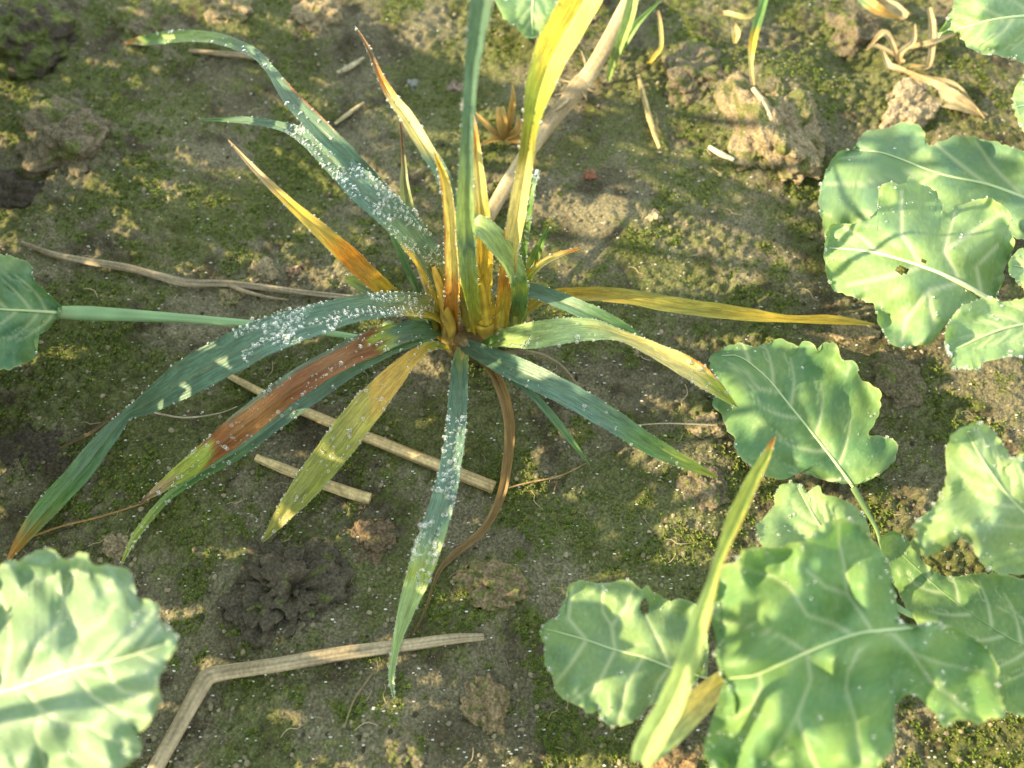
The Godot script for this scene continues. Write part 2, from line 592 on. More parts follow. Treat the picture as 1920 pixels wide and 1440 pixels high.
# an ordinary lyrate leaf for the neighbouring plants: centre, heading and size in metres
func free_leaf(root: Node3D, centre: Vector3, heading: float, size: float, pitch: float, crown: Vector3) -> void:
	var ol := []
	var n := 34
	for i in n:
		var a := TAU * i / n
		var r := 1.0 + 0.10 * cos(2.0 * a) + (0.085 if i % 2 == 0 else -0.05) + rng.randf_range(-0.05, 0.05)
		if absf(wrapf(a - PI, -PI, PI)) < 0.3: r *= 0.72
		ol.append(Vector2(cos(a) * 165.0, sin(a) * 135.0) * r)
	var md := [Vector3(-150, 0, -3), Vector3(-60, 4, 3), Vector3(40, -3, 4), Vector3(150, 2, -2)]
	var b := Basis(Vector3.UP, heading) * Basis(Vector3(0, 0, 1), pitch)
	var k := size / 330.0
	var place := func(x: float, y: float, h: float) -> Vector3: return centre + b * Vector3(x * k, h * k * 5.0, y * k)
	lamina(root, root, ol, md, place, {"nb": 110, "rings": 12, "tooth": 0.0, "wave": 4.0, "ruffle": 4.0, "cup": -3.0, "vlen": 120.0})
	var p0: Vector3 = place.call(-150.0, 0.0, -3.0)
	var pm := p0.lerp(crown, 0.5) + Vector3.UP * 0.012
	put("petiole", tube([Vector4(p0.x, p0.y, p0.z, 0.0012), Vector4(pm.x, pm.y, pm.z, 0.0015), Vector4(crown.x, crown.y, crown.z, 0.002)], 8, 1.0, Color(0.17, 0.28, 0.14), 0.1, root.position), mats.petiole, root)

func crown_of(root: Node3D, p: Vector3, r: float) -> void:
	put("stem", tube([Vector4(p.x, p.y - 0.006, p.z, r), Vector4(p.x + 0.001, p.y + 0.002, p.z, r * 1.05), Vector4(p.x, p.y + 0.009, p.z + 0.001, r * 0.7)], 10, 1.0, Color(0.22, 0.28, 0.13), 0.2, root.position), mats.petiole, root)

# ---------------------------------------------------------------- clods
func clod(label: String, px: float, py: float, rpx: float, squash: float, col: Color, o := {}) -> Node3D:
	var w := onsoil(px, py)
	var r := rpx * depth_of(w) / fpx
	var up_: float = r * squash
	var base := onsoil(px, py + rpx * squash * 0.35)
	var t := MeshInstance3D.new()
	t.name = numbered(o.get("called", "soil_clod"))
	add_child(t)
	t.position = base - Vector3(0, up_ * o.get("sunk", 0.35), 0)
	tag(t, label, o.get("category", "clod"), o.get("group", "clods of soil on the ground"))
	var la: int = o.get("res", 64)
	var lo := la * 2
	var v := PackedVector3Array()
	var c := PackedColorArray()
	var idx := PackedInt32Array()
	var sd := rng.randi() % 1000
	var stretch: float = o.get("stretch", 1.0)
	var turn: float = o.get("turn", rng.randf() * TAU)
	var pits: float = o.get("pits", 0.0)
	var moss: float = o.get("moss", 0.5)
	for i in la + 1:
		var th := PI * i / la
		for j in lo:
			var ph := TAU * j / lo
			var d := Vector3(sin(th) * cos(ph), cos(th), sin(th) * sin(ph))
			var q := d * 38.0
			var rm := r * 1000.0
			var k := 1.0 + 0.34 * n_w.get_noise_3d(q.x * 0.7 + sd, q.y * 0.7, q.z * 0.7) + 0.12 * n_w.get_noise_3d(q.x * 2.2, q.y * 2.2 + sd, q.z * 2.2)
			k += (absf(n_b.get_noise_3d(d.x * rm * 1.8, d.y * rm * 1.8 + sd, d.z * rm * 1.8)) - 0.25) * 2.2 / maxf(rm, 3.0)
			var fine := n_c.get_noise_3d(d.x * rm * 4.0 + sd, d.y * rm * 4.0, d.z * rm * 4.0)
			var fine2 := n_c.get_noise_3d(d.x * rm * 11.0, d.y * rm * 11.0 + sd, d.z * rm * 11.0)
			k += (0.7 * fine + 0.35 * fine2) / maxf(rm, 2.0)
			if pits > 0.0: k -= pits * smoothstep(0.0, 0.5, n_c.get_noise_3d(d.x * rm * 2.2 + 50.0, d.y * rm * 2.2, d.z * rm * 2.2 + sd))
			var p := Vector3(d.x * r * k * stretch, d.y * up_ * k, d.z * r * k / stretch).rotated(Vector3.UP, turn)
			v.append(p)
			var m := smoothstep(0.0, 0.35, n_a.get_noise_3d(q.x * 1.6 + 200.0, q.y * 1.6, q.z * 1.6 + sd) + moss - 0.5)
			var cc := col * 1.55 * (1.0 + 0.35 * fine + 0.25 * fine2)
			cc = cc.lerp(Color(0.18, 0.235, 0.04) * (1.0 + 0.5 * fine), m * 0.75)
			c.append(Color(clampf(cc.r, 0, 1), clampf(cc.g, 0, 1), clampf(cc.b, 0, 1)))
	for i in la:
		for j in lo:
			var a := i * lo + j
			var b := i * lo + (j + 1) % lo
			idx.append_array([a, b, a + lo, b, b + lo, a + lo])
	t.mesh = build(v, c, PackedVector2Array(), idx)
	t.material_override = mats.soil
	return t

# ----------------------------------------------------------------
func _ready() -> void:
	rng.seed = 4711
	n_a.seed = 3
	n_a.frequency = 0.035
	n_a.fractal_octaves = 3
	n_b.seed = 17
	n_b.frequency = 0.09
	n_b.fractal_octaves = 3
	n_c.seed = 29
	n_c.frequency = 0.1
	n_c.fractal_octaves = 2
	n_w.seed = 41
	n_w.frequency = 0.035
	n_w.fractal_type = FastNoiseLite.FRACTAL_NONE
	# camera, sky, sun
	var cam := Camera3D.new()
	cam.name = "camera"
	cam.transform = Transform3D(Basis(Vector3.RIGHT, upv, -fwd), eye)
	var lens := CameraAttributesPhysical.new()
	lens.frustum_focal_length = 35.0
	lens.exposure_aperture = 14.0
	lens.frustum_focus_distance = 0.238
	cam.attributes = lens
	add_child(cam)
	cam.keep_aspect = Camera3D.KEEP_HEIGHT
	cam.fov = rad_to_deg(2.0 * atan(tan(deg_to_rad(HFOV / 2.0)) * 0.75))
	cam.near = 0.01
	cam.far = 400.0
	cam.make_current()
	var env := Environment.new()
	env.background_mode = Environment.BG_SKY
	env.tonemap_mode = Environment.TONE_MAPPER_LINEAR
	env.tonemap_exposure = 3.0
	env.sdfgi_enabled = true
	env.ssao_enabled = true
	env.ssil_enabled = true
	var sm := ProceduralSkyMaterial.new()
	sm.sky_top_color = Color(0.66, 0.71, 0.71)
	sm.sky_horizon_color = Color(0.88, 0.87, 0.79)
	sm.sky_curve = 0.2
	sm.ground_bottom_color = Color(0.25, 0.23, 0.15)
	sm.ground_horizon_color = Color(0.6, 0.6, 0.5)
	sm.energy_multiplier = 1.2
	var sky := Sky.new()
	sky.sky_material = sm
	env.sky = sky
	var we := WorldEnvironment.new()
	we.name = "world_environment"
	we.environment = env
	add_child(we)
	var el := deg_to_rad(SUN_EL)
	var az := deg_to_rad(SUN_AZ)
	to_sun = Vector3(-cos(el) * cos(az), sin(el), cos(el) * sin(az))
	var sun := DirectionalLight3D.new()
	sun.name = "sun"
	sun.light_energy = 1.6
	sun.light_color = Color(1.0, 0.90, 0.70)
	sun.light_angular_distance = 0.6
	sun.shadow_enabled = true
	add_child(sun)
	sun.look_at_from_position(to_sun, Vector3.ZERO, Vector3.UP)

	materials()
	make_ground()
	make_clods()
	make_litter()
	make_grass_plant()
	make_rape()
	make_neighbours()
	make_small_grasses()
	make_stuff()

func materials() -> void:
	var stripes := Image.create(128, 256, false, Image.FORMAT_RGB8)
	var leafy := Image.create(128, 256, false, Image.FORMAT_RGB8)
	var fi := noise_image(256, 0.05, 31, 0.0, 1.0, 4)
	var fj := noise_image(256, 0.012, 32, 0.0, 1.0, 4)
	for x in 128:
		var q := 0.5 + 0.5 * cos(x / 128.0 * TAU * 12.0)
		for y in 256:
			var g := fi.get_pixel(x * 2, y).r
			var e := 0.45 * q + 0.55 * g
			stripes.set_pixel(x, y, Color(e, e, e))
			var t := clampf(0.66 + 0.24 * fi.get_pixel((x * 2 + 90) % 256, (y / 6) % 256).r + 0.16 * fj.get_pixel(x * 2, y).r + 0.10 * (g - 0.5) - 0.05 * q, 0.0, 1.0)
			leafy.set_pixel(x, y, Color(t, t, t))
	var sb: Image = stripes.duplicate()
	sb.bump_map_to_normal_map(3.0)
	var stripe_tex := ImageTexture.create_from_image(sb)
	var b := StandardMaterial3D.new()
	b.vertex_color_use_as_albedo = true
	b.roughness = 0.46
	b.metallic_specular = 0.5
	b.backlight_enabled = true
	b.backlight = Color(0.75, 0.75, 0.6)
	b.cull_mode = BaseMaterial3D.CULL_DISABLED
	b.normal_enabled = true
	b.normal_texture = stripe_tex
	b.normal_scale = 0.45
	b.albedo_texture = ImageTexture.create_from_image(leafy)
	mats.blade = b
	var micro := noise_image(1024, 0.035, 5, 0.0, 1.0, 5)
	var mn: Image = micro.duplicate()
	mn.bump_map_to_normal_map(5.0)
	var micro_n := ImageTexture.create_from_image(mn)
	var gi := noise_image(1024, 0.06, 8, 0.38, 0.95, 4)
	for k in 2600:   # grit: bright mineral specks and dark pores
		var gx := rng.randi() % 1018
		var gy := rng.randi() % 1018
		var q := 1.0 if k % 3 > 0 else 0.2
		gi.fill_rect(Rect2i(gx, gy, 1 + rng.randi() % 4, 1 + rng.randi() % 4), Color(q, q, q * 0.95))
	var grain := ImageTexture.create_from_image(gi)
	var s := StandardMaterial3D.new()
	s.vertex_color_use_as_albedo = true
	s.albedo_texture = grain
	s.roughness = 0.82
	s.metallic_specular = 0.4
	s.uv1_triplanar = true
	s.uv1_world_triplanar = true
	s.uv1_scale = Vector3.ONE * 19.0
	s.normal_enabled = true
	s.normal_texture = micro_n
	s.normal_scale = 1.3
	mats.soil = s
	var leaf_n: Image = noise_image(512, 0.05, 12, 0.0, 1.0, 3)
	leaf_n.bump_map_to_normal_map(2.0)
	var r := StandardMaterial3D.new()
	r.vertex_color_use_as_albedo = true
	r.roughness = 0.5
	r.metallic_specular = 0.45
	r.backlight_enabled = true
	r.backlight = Color(0.75, 0.8, 0.45)
	r.cull_mode = BaseMaterial3D.CULL_DISABLED
	r.uv1_triplanar = true
	r.uv1_scale = Vector3.ONE * 40.0
	r.normal_enabled = true
	r.normal_texture = ImageTexture.create_from_image(leaf_n)
	r.normal_scale = 0.5
	mats.rape = r
	var p := StandardMaterial3D.new()
	p.vertex_color_use_as_albedo = true
	p.roughness = 0.5
	p.metallic_specular = 0.4
	p.subsurf_scatter_enabled = false
	mats.petiole = p
	var d := StandardMaterial3D.new()
	d.vertex_color_use_as_albedo = true
	d.roughness = 0.7
	d.metallic_specular = 0.35
	d.albedo_texture = ImageTexture.create_from_image(noise_image(512, 0.03, 21, 0.7, 1.0, 5))
	d.uv1_triplanar = true
	d.uv1_scale = Vector3.ONE * 60.0
	d.normal_enabled = true
	d.normal_texture = micro_n
	d.normal_scale = 0.25
	mats.dry = d
	var w := StandardMaterial3D.new()
	w.albedo_color = Color(1, 1, 1, 0.1)
	w.roughness = 0.03
	w.transparency = BaseMaterial3D.TRANSPARENCY_ALPHA
	w.refraction_enabled = true
	w.refraction_scale = 0.033
	mats.water = w
	var ms := StandardMaterial3D.new()
	ms.vertex_color_use_as_albedo = true
	ms.roughness = 0.75
	ms.backlight_enabled = true
	ms.backlight = Color(0.5, 0.5, 0.2)
	ms.cull_mode = BaseMaterial3D.CULL_DISABLED
	mats.moss = ms
	# a dewdrop: a flattened bead
	var v := PackedVector3Array()
	var idx := PackedInt32Array()
	var la := 8
	var lo := 12
	for i in la + 1:
		var th := PI * i / la
		for j in lo:
			var ph := TAU * j / lo
			v.append(Vector3(sin(th) * cos(ph), cos(th) * 0.72, sin(th) * sin(ph)))
	for i in la:
		for j in lo:
			var a := i * lo + j
			var b2 := i * lo + (j + 1) % lo
			idx.append_array([a, b2, a + lo, b2, b2 + lo, a + lo])
	drop_mesh = build(v, PackedColorArray(), PackedVector2Array(), idx)

# ---------------------------------------------------------------- ground
func make_ground() -> void:
	for b in [[125, 230, 110, 6.0], [60, 40, 130, 5.0], [1430, 190, 130, 7.0], [1450, 330, 110, 5.0], [1290, 120, 90, 4.0], [540, 1090, 130, 2.5], [870, 1090, 120, 4.0], [300, 370, 120, 3.0], [440, 20, 150, 4.0], [1330, 900, 90, 3.0], [1640, 690, 90, 3.0], [1720, 150, 120, 5.0], [860, 660, 150, 3.5], [650, 560, 120, 2.5], [1225, 330, 130, 2.0], [760, 1400, 90, 3.0], [30, 350, 90, -3.0], [1600, 120, 60, -4.0], [1000, 1300, 120, -3.0], [300, 1150, 150, -3.0], [330, 850, 140, 2.0]]:
		var w := at(b[0], b[1], 0.0)
		bumps.append([w.x, w.z, b[2] * depth_of(w) / fpx, b[3]])
	for b in [[310, 370, 80, 0.5], [460, 400, 70, 0.4], [230, 280, 60, 0.45], [90, 640, 90, 0.3], [170, 540, 80, 0.45], [560, 700, 60, 0.4], [720, 770, 70, 0.4], [520, 950, 90, 0.4], [1150, 880, 80, 0.4], [1000, 960, 70, 0.35], [1300, 300, 80, 0.4], [1500, 320, 70, 0.45], [560, 330, 60, 0.4], [250, 640, 80, 0.35], [960, 1150, 80, 0.45], [820, 1390, 80, 0.45], [1260, 60, 60, 0.3], [1180, 560, 80, 0.3], [330, 110, 90, 0.3], [700, 20, 60, 0.4], [640, 130, 90, -0.4], [400, 300, 70, -0.4], [1080, 300, 120, -0.4], [1100, 480, 100, -0.35], [350, 720, 80, -0.3], [400, 860, 100, -0.4], [300, 1080, 80, -0.4], [700, 1100, 100, -0.4], [600, 1300, 120, -0.2], [1050, 850, 70, -0.35], [1480, 480, 100, -0.4], [760, 260, 90, -0.3]]:
		var w := at(b[0], b[1], 0.0)
		greens.append([w.x, w.z, b[2] * depth_of(w) / fpx, b[3]])
	var xs := PackedFloat32Array([-150.0, -30.0, -6.0, -1.5, -0.7, -0.4])
	var x := -0.27
	while x < 0.27:
		xs.append(x)
		x += 0.00075
	xs.append_array([0.4, 0.7, 1.5, 6.0, 30.0, 150.0])
	var zs := PackedFloat32Array([-150.0, -30.0, -6.0, -1.5, -0.8, -0.5])
	var z := -0.36
	while z < 0.0:
		zs.append(z)
		z += 0.00075
	zs.append_array([0.1, 0.4, 1.5, 6.0, 30.0, 150.0])
	var nx := xs.size()
	var nz := zs.size()
	var v := PackedVector3Array()
	var n := PackedVector3Array()
	var c := PackedColorArray()
	var idx := PackedInt32Array()
	v.resize(nx * nz)
	n.resize(nx * nz)
	c.resize(nx * nz)
	for j in nz:
		for i in nx:
			var px := xs[i]
			var pz := zs[j]
			# outside the picture the fine grain stops
			var h := soil_fine(px, pz) if absf(px) < 0.28 and pz > -0.37 and pz < 0.01 else 0.0
			v[j * nx + i] = Vector3(px, h, pz)
			var mx := px * 1000.0
			var mz := pz * 1000.0
			var g := n_c.get_noise_2d(mx * 9.0, mz * 9.0 + 11.0)
			var g2 := n_b.get_noise_2d(mx * 0.7 + 30.0, mz * 0.7)
			var col := Color(0.215, 0.19, 0.115).lerp(Color(0.36, 0.325, 0.205), clampf(0.5 + 0.8 * g2 + 0.9 * n_a.get_noise_2d(mx * 0.5 + 70.0, mz * 0.5), 0.0, 1.0))
			col = col.lerp(Color(0.13, 0.105, 0.06), smoothstep(0.15, 0.5, -g2 + 0.2 * g))
			col *= 1.0 + 0.3 * g
			var m := maxf(mossy(px, pz) * (0.75 + 0.6 * g), algae(px, pz) * 0.62)
			col = col.lerp(Color(0.165, 0.215, 0.035) * (1.0 + 0.5 * g), clampf(m, 0.0, 0.9))
			c[j * nx + i] = Color(clampf(col.r, 0.01, 1), clampf(col.g, 0.01, 1), clampf(col.b, 0.01, 1))
	for j in nz:
		for i in nx:
			var i0 := maxi(i - 1, 0)
			var i1 := mini(i + 1, nx - 1)
			var j0 := maxi(j - 1, 0)
			var j1 := mini(j + 1, nz - 1)
			var dx := (v[j * nx + i1].y - v[j * nx + i0].y) / (xs[i1] - xs[i0])
			var dz := (v[j1 * nx + i].y - v[j0 * nx + i].y) / (zs[j1] - zs[j0])
			n[j * nx + i] = Vector3(-dx, 1.0, -dz).normalized()
	idx.resize((nx - 1) * (nz - 1) * 6)
	var k := 0
	for j in nz - 1:
		for i in nx - 1:
			var a := j * nx + i
			idx[k] = a
			idx[k + 1] = a + 1
			idx[k + 2] = a + nx
			idx[k + 3] = a + 1
			idx[k + 4] = a + nx + 1
			idx[k + 5] = a + nx
			k += 6
	var arr := []
	arr.resize(Mesh.ARRAY_MAX)
	arr[Mesh.ARRAY_VERTEX] = v
	arr[Mesh.ARRAY_NORMAL] = n
	arr[Mesh.ARRAY_COLOR] = c
	arr[Mesh.ARRAY_INDEX] = idx
	var m := ArrayMesh.new()
	m.add_surface_from_arrays(Mesh.PRIMITIVE_TRIANGLES, arr)
	var g := put("ground", m, mats.soil, self)
	tag(g, "damp brown field soil with patches of green moss", "", "", "structure")

func make_clods() -> void:
	var so := Color(0.20, 0.165, 0.11)
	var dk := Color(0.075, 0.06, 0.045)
	var pale := Color(0.34, 0.27, 0.17)
	clod("large rounded mossy soil clod near the upper left corner", 125, 235, 88, 0.75, so, {"res": 90, "moss": 0.4})
	clod("dark wet soil clod at the left edge below the rounded clod", 22, 350, 62, 0.55, dk, {"moss": 0.15})
	clod("large sunlit mossy soil clod at upper right with a straw chip on it", 1447, 200, 112, 0.72, pale, {"res": 120, "stretch": 0.78, "turn": 0.15, "moss": 0.55, "sunk": 0.45})
	clod("black crumbly pitted soil clod below the rust brown grass blade", 545, 1085, 108, 0.42, Color(0.095, 0.08, 0.055), {"res": 120, "pits": 0.55, "moss": 0.25, "sunk": 0.2})
	clod("brown soil clod right of the dew covered blade hanging downwards", 915, 1085, 52, 0.55, Color(0.235, 0.18, 0.105), {"moss": 0.55, "stretch": 0.82, "sunk": 0.3})
	clod("sunlit brown soil clod near the bottom edge below the bent straw's end", 912, 1312, 46, 0.7, Color(0.28, 0.21, 0.12), {"moss": 0.45, "stretch": 0.8, "sunk": 0.25})
	clod("small mossy clod at the bottom edge left of centre", 757, 1402, 42, 0.6, so, {"moss": 0.6})
	clod("low brown clod between the black pitted clod and the hanging blade", 700, 1010, 48, 0.45, Color(0.17, 0.12, 0.075), {"moss": 0.25})
	clod("small pale clod beside the tips of the grass blades at left", 215, 1012, 26, 0.7, pale, {"moss": 0.2})
	clod("pale crumbly clod at the top edge near the left leaf tip", 590, 18, 46, 0.7, pale, {"moss": 0.35})
	clod("mossy clod at the top edge above the long curved leaf", 270, 32, 62, 0.6, so, {"moss": 0.7})
	clod("small crumbly clod at the top edge between two larger ones", 430, 10, 42, 0.6, pale, {"moss": 0.5})
	clod("big dark green mossy clod filling the top left corner", 40, 40, 100, 0.6, dk, {"moss": 0.8, "res": 80})
	clod("brown clod left of the large sunlit clod", 1300, 120, 62, 0.55, so, {"moss": 0.5})
	clod("rough brown clod at the top edge right of the large sunlit clod", 1600, 45, 55, 0.6, so, {"moss": 0.4})
	clod("pale dry crumbly clod under dead straw at upper right", 1700, 190, 58, 0.55, Color(0.42, 0.34, 0.24), {"moss": 0.1, "stretch": 1.2})
	clod("pale broken clod beside the torn rape leaf at right", 1600, 620, 40, 0.5, pale, {"moss": 0.3})
	clod("sunlit mossy clod between the two rape plants at right", 1672, 700, 56, 0.5, so, {"moss": 0.5})
	clod("small sunlit stone right of the upright blades", 1226, 402, 15, 0.8, Color(0.45, 0.36, 0.24), {"moss": 0.0, "res": 30, "called": "stone", "category": "stone", "group": "small stones"})
	clod("tiny reddish stone near the pale straw", 1106, 326, 13, 0.7, Color(0.30, 0.13, 0.07), {"moss": 0.0, "res": 30, "called": "stone", "category": "stone", "group": "small stones"})
	clod("little round pinkish stone beside the dry twig", 548, 503, 14, 0.8, Color(0.42, 0.28, 0.19), {"moss": 0.0, "res": 30, "called": "stone", "category": "stone", "group": "small stones"})
	clod("greyish pink stone above the upright blades", 850, 160, 16, 0.6, Color(0.33, 0.25, 0.20), {"moss": 0.0, "res": 30, "called": "stone", "category": "stone", "group": "small stones"})
	clod("grey stone beside the upright blades at the top", 772, 155, 13, 0.6, Color(0.26, 0.27, 0.25), {"moss": 0.0, "res": 30, "called": "stone", "category": "stone", "group": "small stones"})
	clod("crumb of pale soil resting above the dry twig", 492, 505, 26, 0.6, pale, {"moss": 0.35, "res": 44})
	clod("crumb of mossy soil resting below the dry twig", 430, 552, 26, 0.5, pale, {"moss": 0.55, "res": 44})
	clod("brown clod under the tips of the dark green blade at right", 1320, 905, 44, 0.5, so, {"moss": 0.45})
	clod("brown crumbling clod left of the shaded rape leaf", 1330, 800, 36, 0.5, pale, {"moss": 0.3})
	clod("orange brown clod at the bottom edge below the folded grass blade", 1262, 1425, 46, 0.55, Color(0.36, 0.24, 0.12), {"moss": 0.2})
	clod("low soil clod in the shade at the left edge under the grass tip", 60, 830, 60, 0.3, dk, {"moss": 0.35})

func make_litter() -> void:
	# the long pale stalk with its frayed node
	var s := straw("straw_stalk", "long pale straw stalk with frayed node leaning behind the upright blades", "straw", [[912, 412, 2, 26], [960, 330, 5, 28], [1010, 258, 8, 30], [1060, 195, 10, 31], [1088, 160, 11, 40], [1105, 138, 12, 32], [1145, 70, 15, 30], [1190, -15, 18, 31], [1220, -80, 20, 31]], ST, {"sub": 12})
	for f in [[1085, 165, 1040, 178, 8], [1080, 158, 1052, 150, 7], [1092, 150, 1120, 120, 9], [1095, 165, 1118, 176, 7], [1088, 170, 1100, 190, 6], [1100, 150, 1090, 95, 8], [1075, 175, 1030, 215, 9]]:
		put("fibre", tube(ppts([[f[0], f[1], 11, f[4]], [(f[0] + f[2]) / 2.0 + 4, (f[1] + f[3]) / 2.0, 12, f[4] * 0.8], [f[2], f[3], 10, 2]]), 6, 0.5, ST, 0.3, s.position, 5), mats.dry, s)
	straw("straw_stalk", "split straw piece passing under the blade that hangs downwards", "straw", [[430, 705, 1.2, 12], [520, 750, 1.6, 17], [640, 800, 2, 21], [760, 848, 2, 23], [860, 888, 2, 24], [926, 914, 2, 24]], Color(0.42, 0.32, 0.17), {"hollow": true})
	straw("straw_stalk", "short cut straw piece under the yellowing blade", "straw", [[480, 858, 1.5, 16], [540, 882, 2, 20], [620, 912, 2, 23], [694, 936, 2, 24]], Color(0.46, 0.36, 0.19), {"hollow": true})
	straw("straw_stalk", "grey bent straw stalk lying across the bottom", "straw", [[240, 1540, 2, 30], [300, 1425, 2.5, 30], [345, 1345, 3, 31], [375, 1290, 4, 33], [392, 1268, 4.5, 32], [425, 1260, 4, 30], [520, 1246, 3, 28], [640, 1226, 2.5, 27], [760, 1210, 2, 24], [850, 1198, 2, 20], [907, 1194, 1.5, 14]], Color(0.33, 0.27, 0.18), {"sub": 12})
	var tw := straw("dry_twig", "thin grey dry twig lying at left above the dewy blade", "twig", [[40, 455, 1, 6], [95, 475, 1.5, 12], [150, 487, 2, 14], [230, 500, 2, 15], [300, 518, 2, 16], [350, 530, 2.2, 15], [430, 532, 2, 14], [520, 542, 1.8, 13], [600, 552, 1.5, 12], [700, 560, 1, 8]], Color(0.27, 0.22, 0.15), {"rough": 0.35, "flat": 0.6})
	put("side_twig", tube(ppts([[425, 532, 2, 10], [455, 545, 2, 9], [500, 557, 1.5, 7], [540, 562, 1, 4]]), 7, 0.6, Color(0.38, 0.31, 0.2), 0.4, tw.position), mats.dry, tw)
	straw("straw_stalk", "thin short straw lying right of the frayed stalk", "straw", [[1197, 142, 1.5, 7], [1208, 185, 2, 10], [1222, 235, 2, 10], [1237, 278, 1.5, 7]], Color(0.44, 0.34, 0.16))
	straw("straw_chip", "white chip of straw on the foot of the large sunlit clod", "straw", [[1330, 276, 2.5, 9], [1352, 289, 3, 12], [1376, 300, 2.5, 9]], Color(0.72, 0.64, 0.46), {"sub": 5})
	straw("straw_chip", "grey straw chip stuck on top of the large sunlit clod", "straw", [[1412, 166, 8, 10], [1432, 192, 9, 12], [1452, 238, 8.5, 10]], Color(0.42, 0.36, 0.25), {"sub": 5})
	straw("straw_chip", "grey sliver of straw at the left edge of the leaning stalk", "straw", [[632, 136, 1.5, 6], [655, 126, 2, 13], [682, 108, 1.5, 5]], Color(0.34, 0.30, 0.20), {"sub": 5})
	straw("straw_chip", "pale sliver of straw beside the fallen green leaf", "straw", [[628, 232, 1, 5], [655, 212, 1.5, 9], [682, 192, 1, 4]], Color(0.45, 0.38, 0.22), {"sub": 5})
	straw("dry_twig", "dark dry twig under the tip of the curved leaf", "twig", [[355, 95, 1, 8], [410, 100, 2, 11], [460, 104, 2, 12], [505, 112, 1.5, 9]], Color(0.24, 0.19, 0.12))
	straw("dry_twig", "dark thin twig hanging off the narrow part of the dewy blade", "twig", [[240, 768, 6, 9], [205, 785, 4, 8], [170, 812, 2.5, 7], [112, 840, 1, 4]], Color(0.13, 0.09, 0.05))
	straw("root_fibre", "thin curved root fibre under the dewy blade", "fibre", [[255, 762, 1.5, 3], [300, 776, 1, 4], [350, 783, 1, 4], [410, 775, 1, 3], [445, 762, 1, 2]], Color(0.42, 0.36, 0.26), {"sides": 6})
	straw("root_fibre", "orange root fibre running to the bottom left leaf", "fibre", [[60, 1005, 1, 5], [120, 985, 1, 5], [190, 968, 1, 4], [280, 940, 1, 3]], Color(0.3, 0.18, 0.07), {"sides": 6})
	straw("root_fibre", "thin dark fibre lying right of the hanging blade", "fibre", [[940, 918, 0.8, 4], [990, 905, 1, 4], [1050, 892, 1, 4], [1100, 868, 0.8, 3]], Color(0.25, 0.18, 0.09), {"sides": 6})
	straw("root_fibre", "pale fibre arching right of the plant's foot", "fibre", [[930, 660, 3, 6], [1000, 662, 4, 9], [1050, 685, 3, 8], [1085, 725, 1.5, 5]], Color(0.24, 0.20, 0.12), {"sides": 7})
	straw("root_fibre", "pale fibre reaching towards the shaded rape leaf", "fibre", [[1180, 798, 1, 3], [1250, 794, 2, 3], [1345, 797, 2, 4]], Color(0.4, 0.34, 0.2), {"sides": 6})
	straw("root_fibre", "faint fibre crossing the moss at the bottom left of centre", "fibre", [[645, 1365, 0.8, 3], [665, 1310, 1, 5], [700, 1260, 1, 4]], Color(0.24, 0.2, 0.1), {"sides": 6})
	# the brown tuft of a dead seedling
	var f := onsoil(945, 262)
	var tf := thing("dead_tuft", "small tuft of orange brown dead leaves behind the upright blades", "dead plant", f)
	for b in [[[945, 262, 2, 10], [940, 225, 8, 22], [938, 200, 10, 14]], [[950, 258, 2, 8], [958, 215, 9, 14], [962, 185, 13, 10], [961, 160, 16, 2]], [[955, 258, 2, 8], [985, 232, 6, 10], [1015, 222, 9, 12], [1058, 216, 9, 3]], [[940, 262, 2, 10], [918, 240, 5, 12], [890, 210, 4, 3]], [[948, 262, 2, 8], [925, 262, 3, 10], [895, 275, 2, 3]], [[945, 260, 2, 8], [970, 245, 5, 16], [972, 215, 7, 4]], [[950, 262, 2, 8], [975, 262, 3, 14], [985, 240, 5, 4]]]:
		blade(tf, b, [[0.0, Color(0.26, 0.17, 0.06)], [0.6, Color(0.50, 0.32, 0.10)], [1.0, Color(0.6, 0.42, 0.16)]], {"called": "dead_leaf", "fold": 0.9})
	# dead leaves at the upper right
	f = onsoil(1690, 130)
	tf = thing("dead_plant", "tangle of dead pale brown shoots beneath the top right rape leaf", "dead plant", f)
	for b in [[[1640, 10, 4, 30], [1672, 18, 7, 28], [1700, 32, 8, 16]], [[1690, 130, 3, 8], [1672, 80, 8, 10], [1655, 62, 10, 12], [1630, 88, 5, 3]], [[1690, 130, 3, 8], [1688, 100, 7, 12], [1712, 78, 9, 10], [1715, 45, 10, 4]], [[1700, 140, 3, 8], [1740, 125, 6, 10], [1748, 55, 9, 14], [1742, 15, 12, 8]], [[1690, 150, 3, 8], [1730, 150, 6, 12], [1790, 160, 6, 10], [1845, 222, 3, 3]], [[1690, 150, 3, 10], [1665, 120, 5, 12], [1655, 95, 5, 4]], [[1700, 160, 3, 14], [1760, 180, 5, 40], [1800, 195, 5, 30], [1850, 220, 2, 4]], [[1690, 110, 4, 8], [1640, 85, 6, 8], [1622, 95, 5, 2]], [[1700, 90, 5, 8], [1750, 78, 9, 10], [1800, 60, 6, 3]]]:
		blade(tf, b, [[0.0, TA], [0.5, Color(0.50, 0.42, 0.28)], [1.0, Color(0.44, 0.34, 0.2)]], {"called": "dead_leaf", "fold": 0.7})
	# standing dry blade on the sunlit clod
	f = onsoil(1410, 150)
	tf = thing("dry_grass_blade", "yellow dry grass blade bending down onto the large sunlit clod", "grass", f)
	blade(tf, [[1440, -30, 22, 14], [1430, 10, 20, 16], [1415, 60, 17, 17], [1410, 90, 15, 14], [1408, 125, 14, 8], [1412, 160, 13, 8]], [[0.0, GR], [0.4, GR], [0.55, YE], [0.75, PY], [1.0, TA]], {"fold": 0.5})
	f = onsoil(1330, 80)
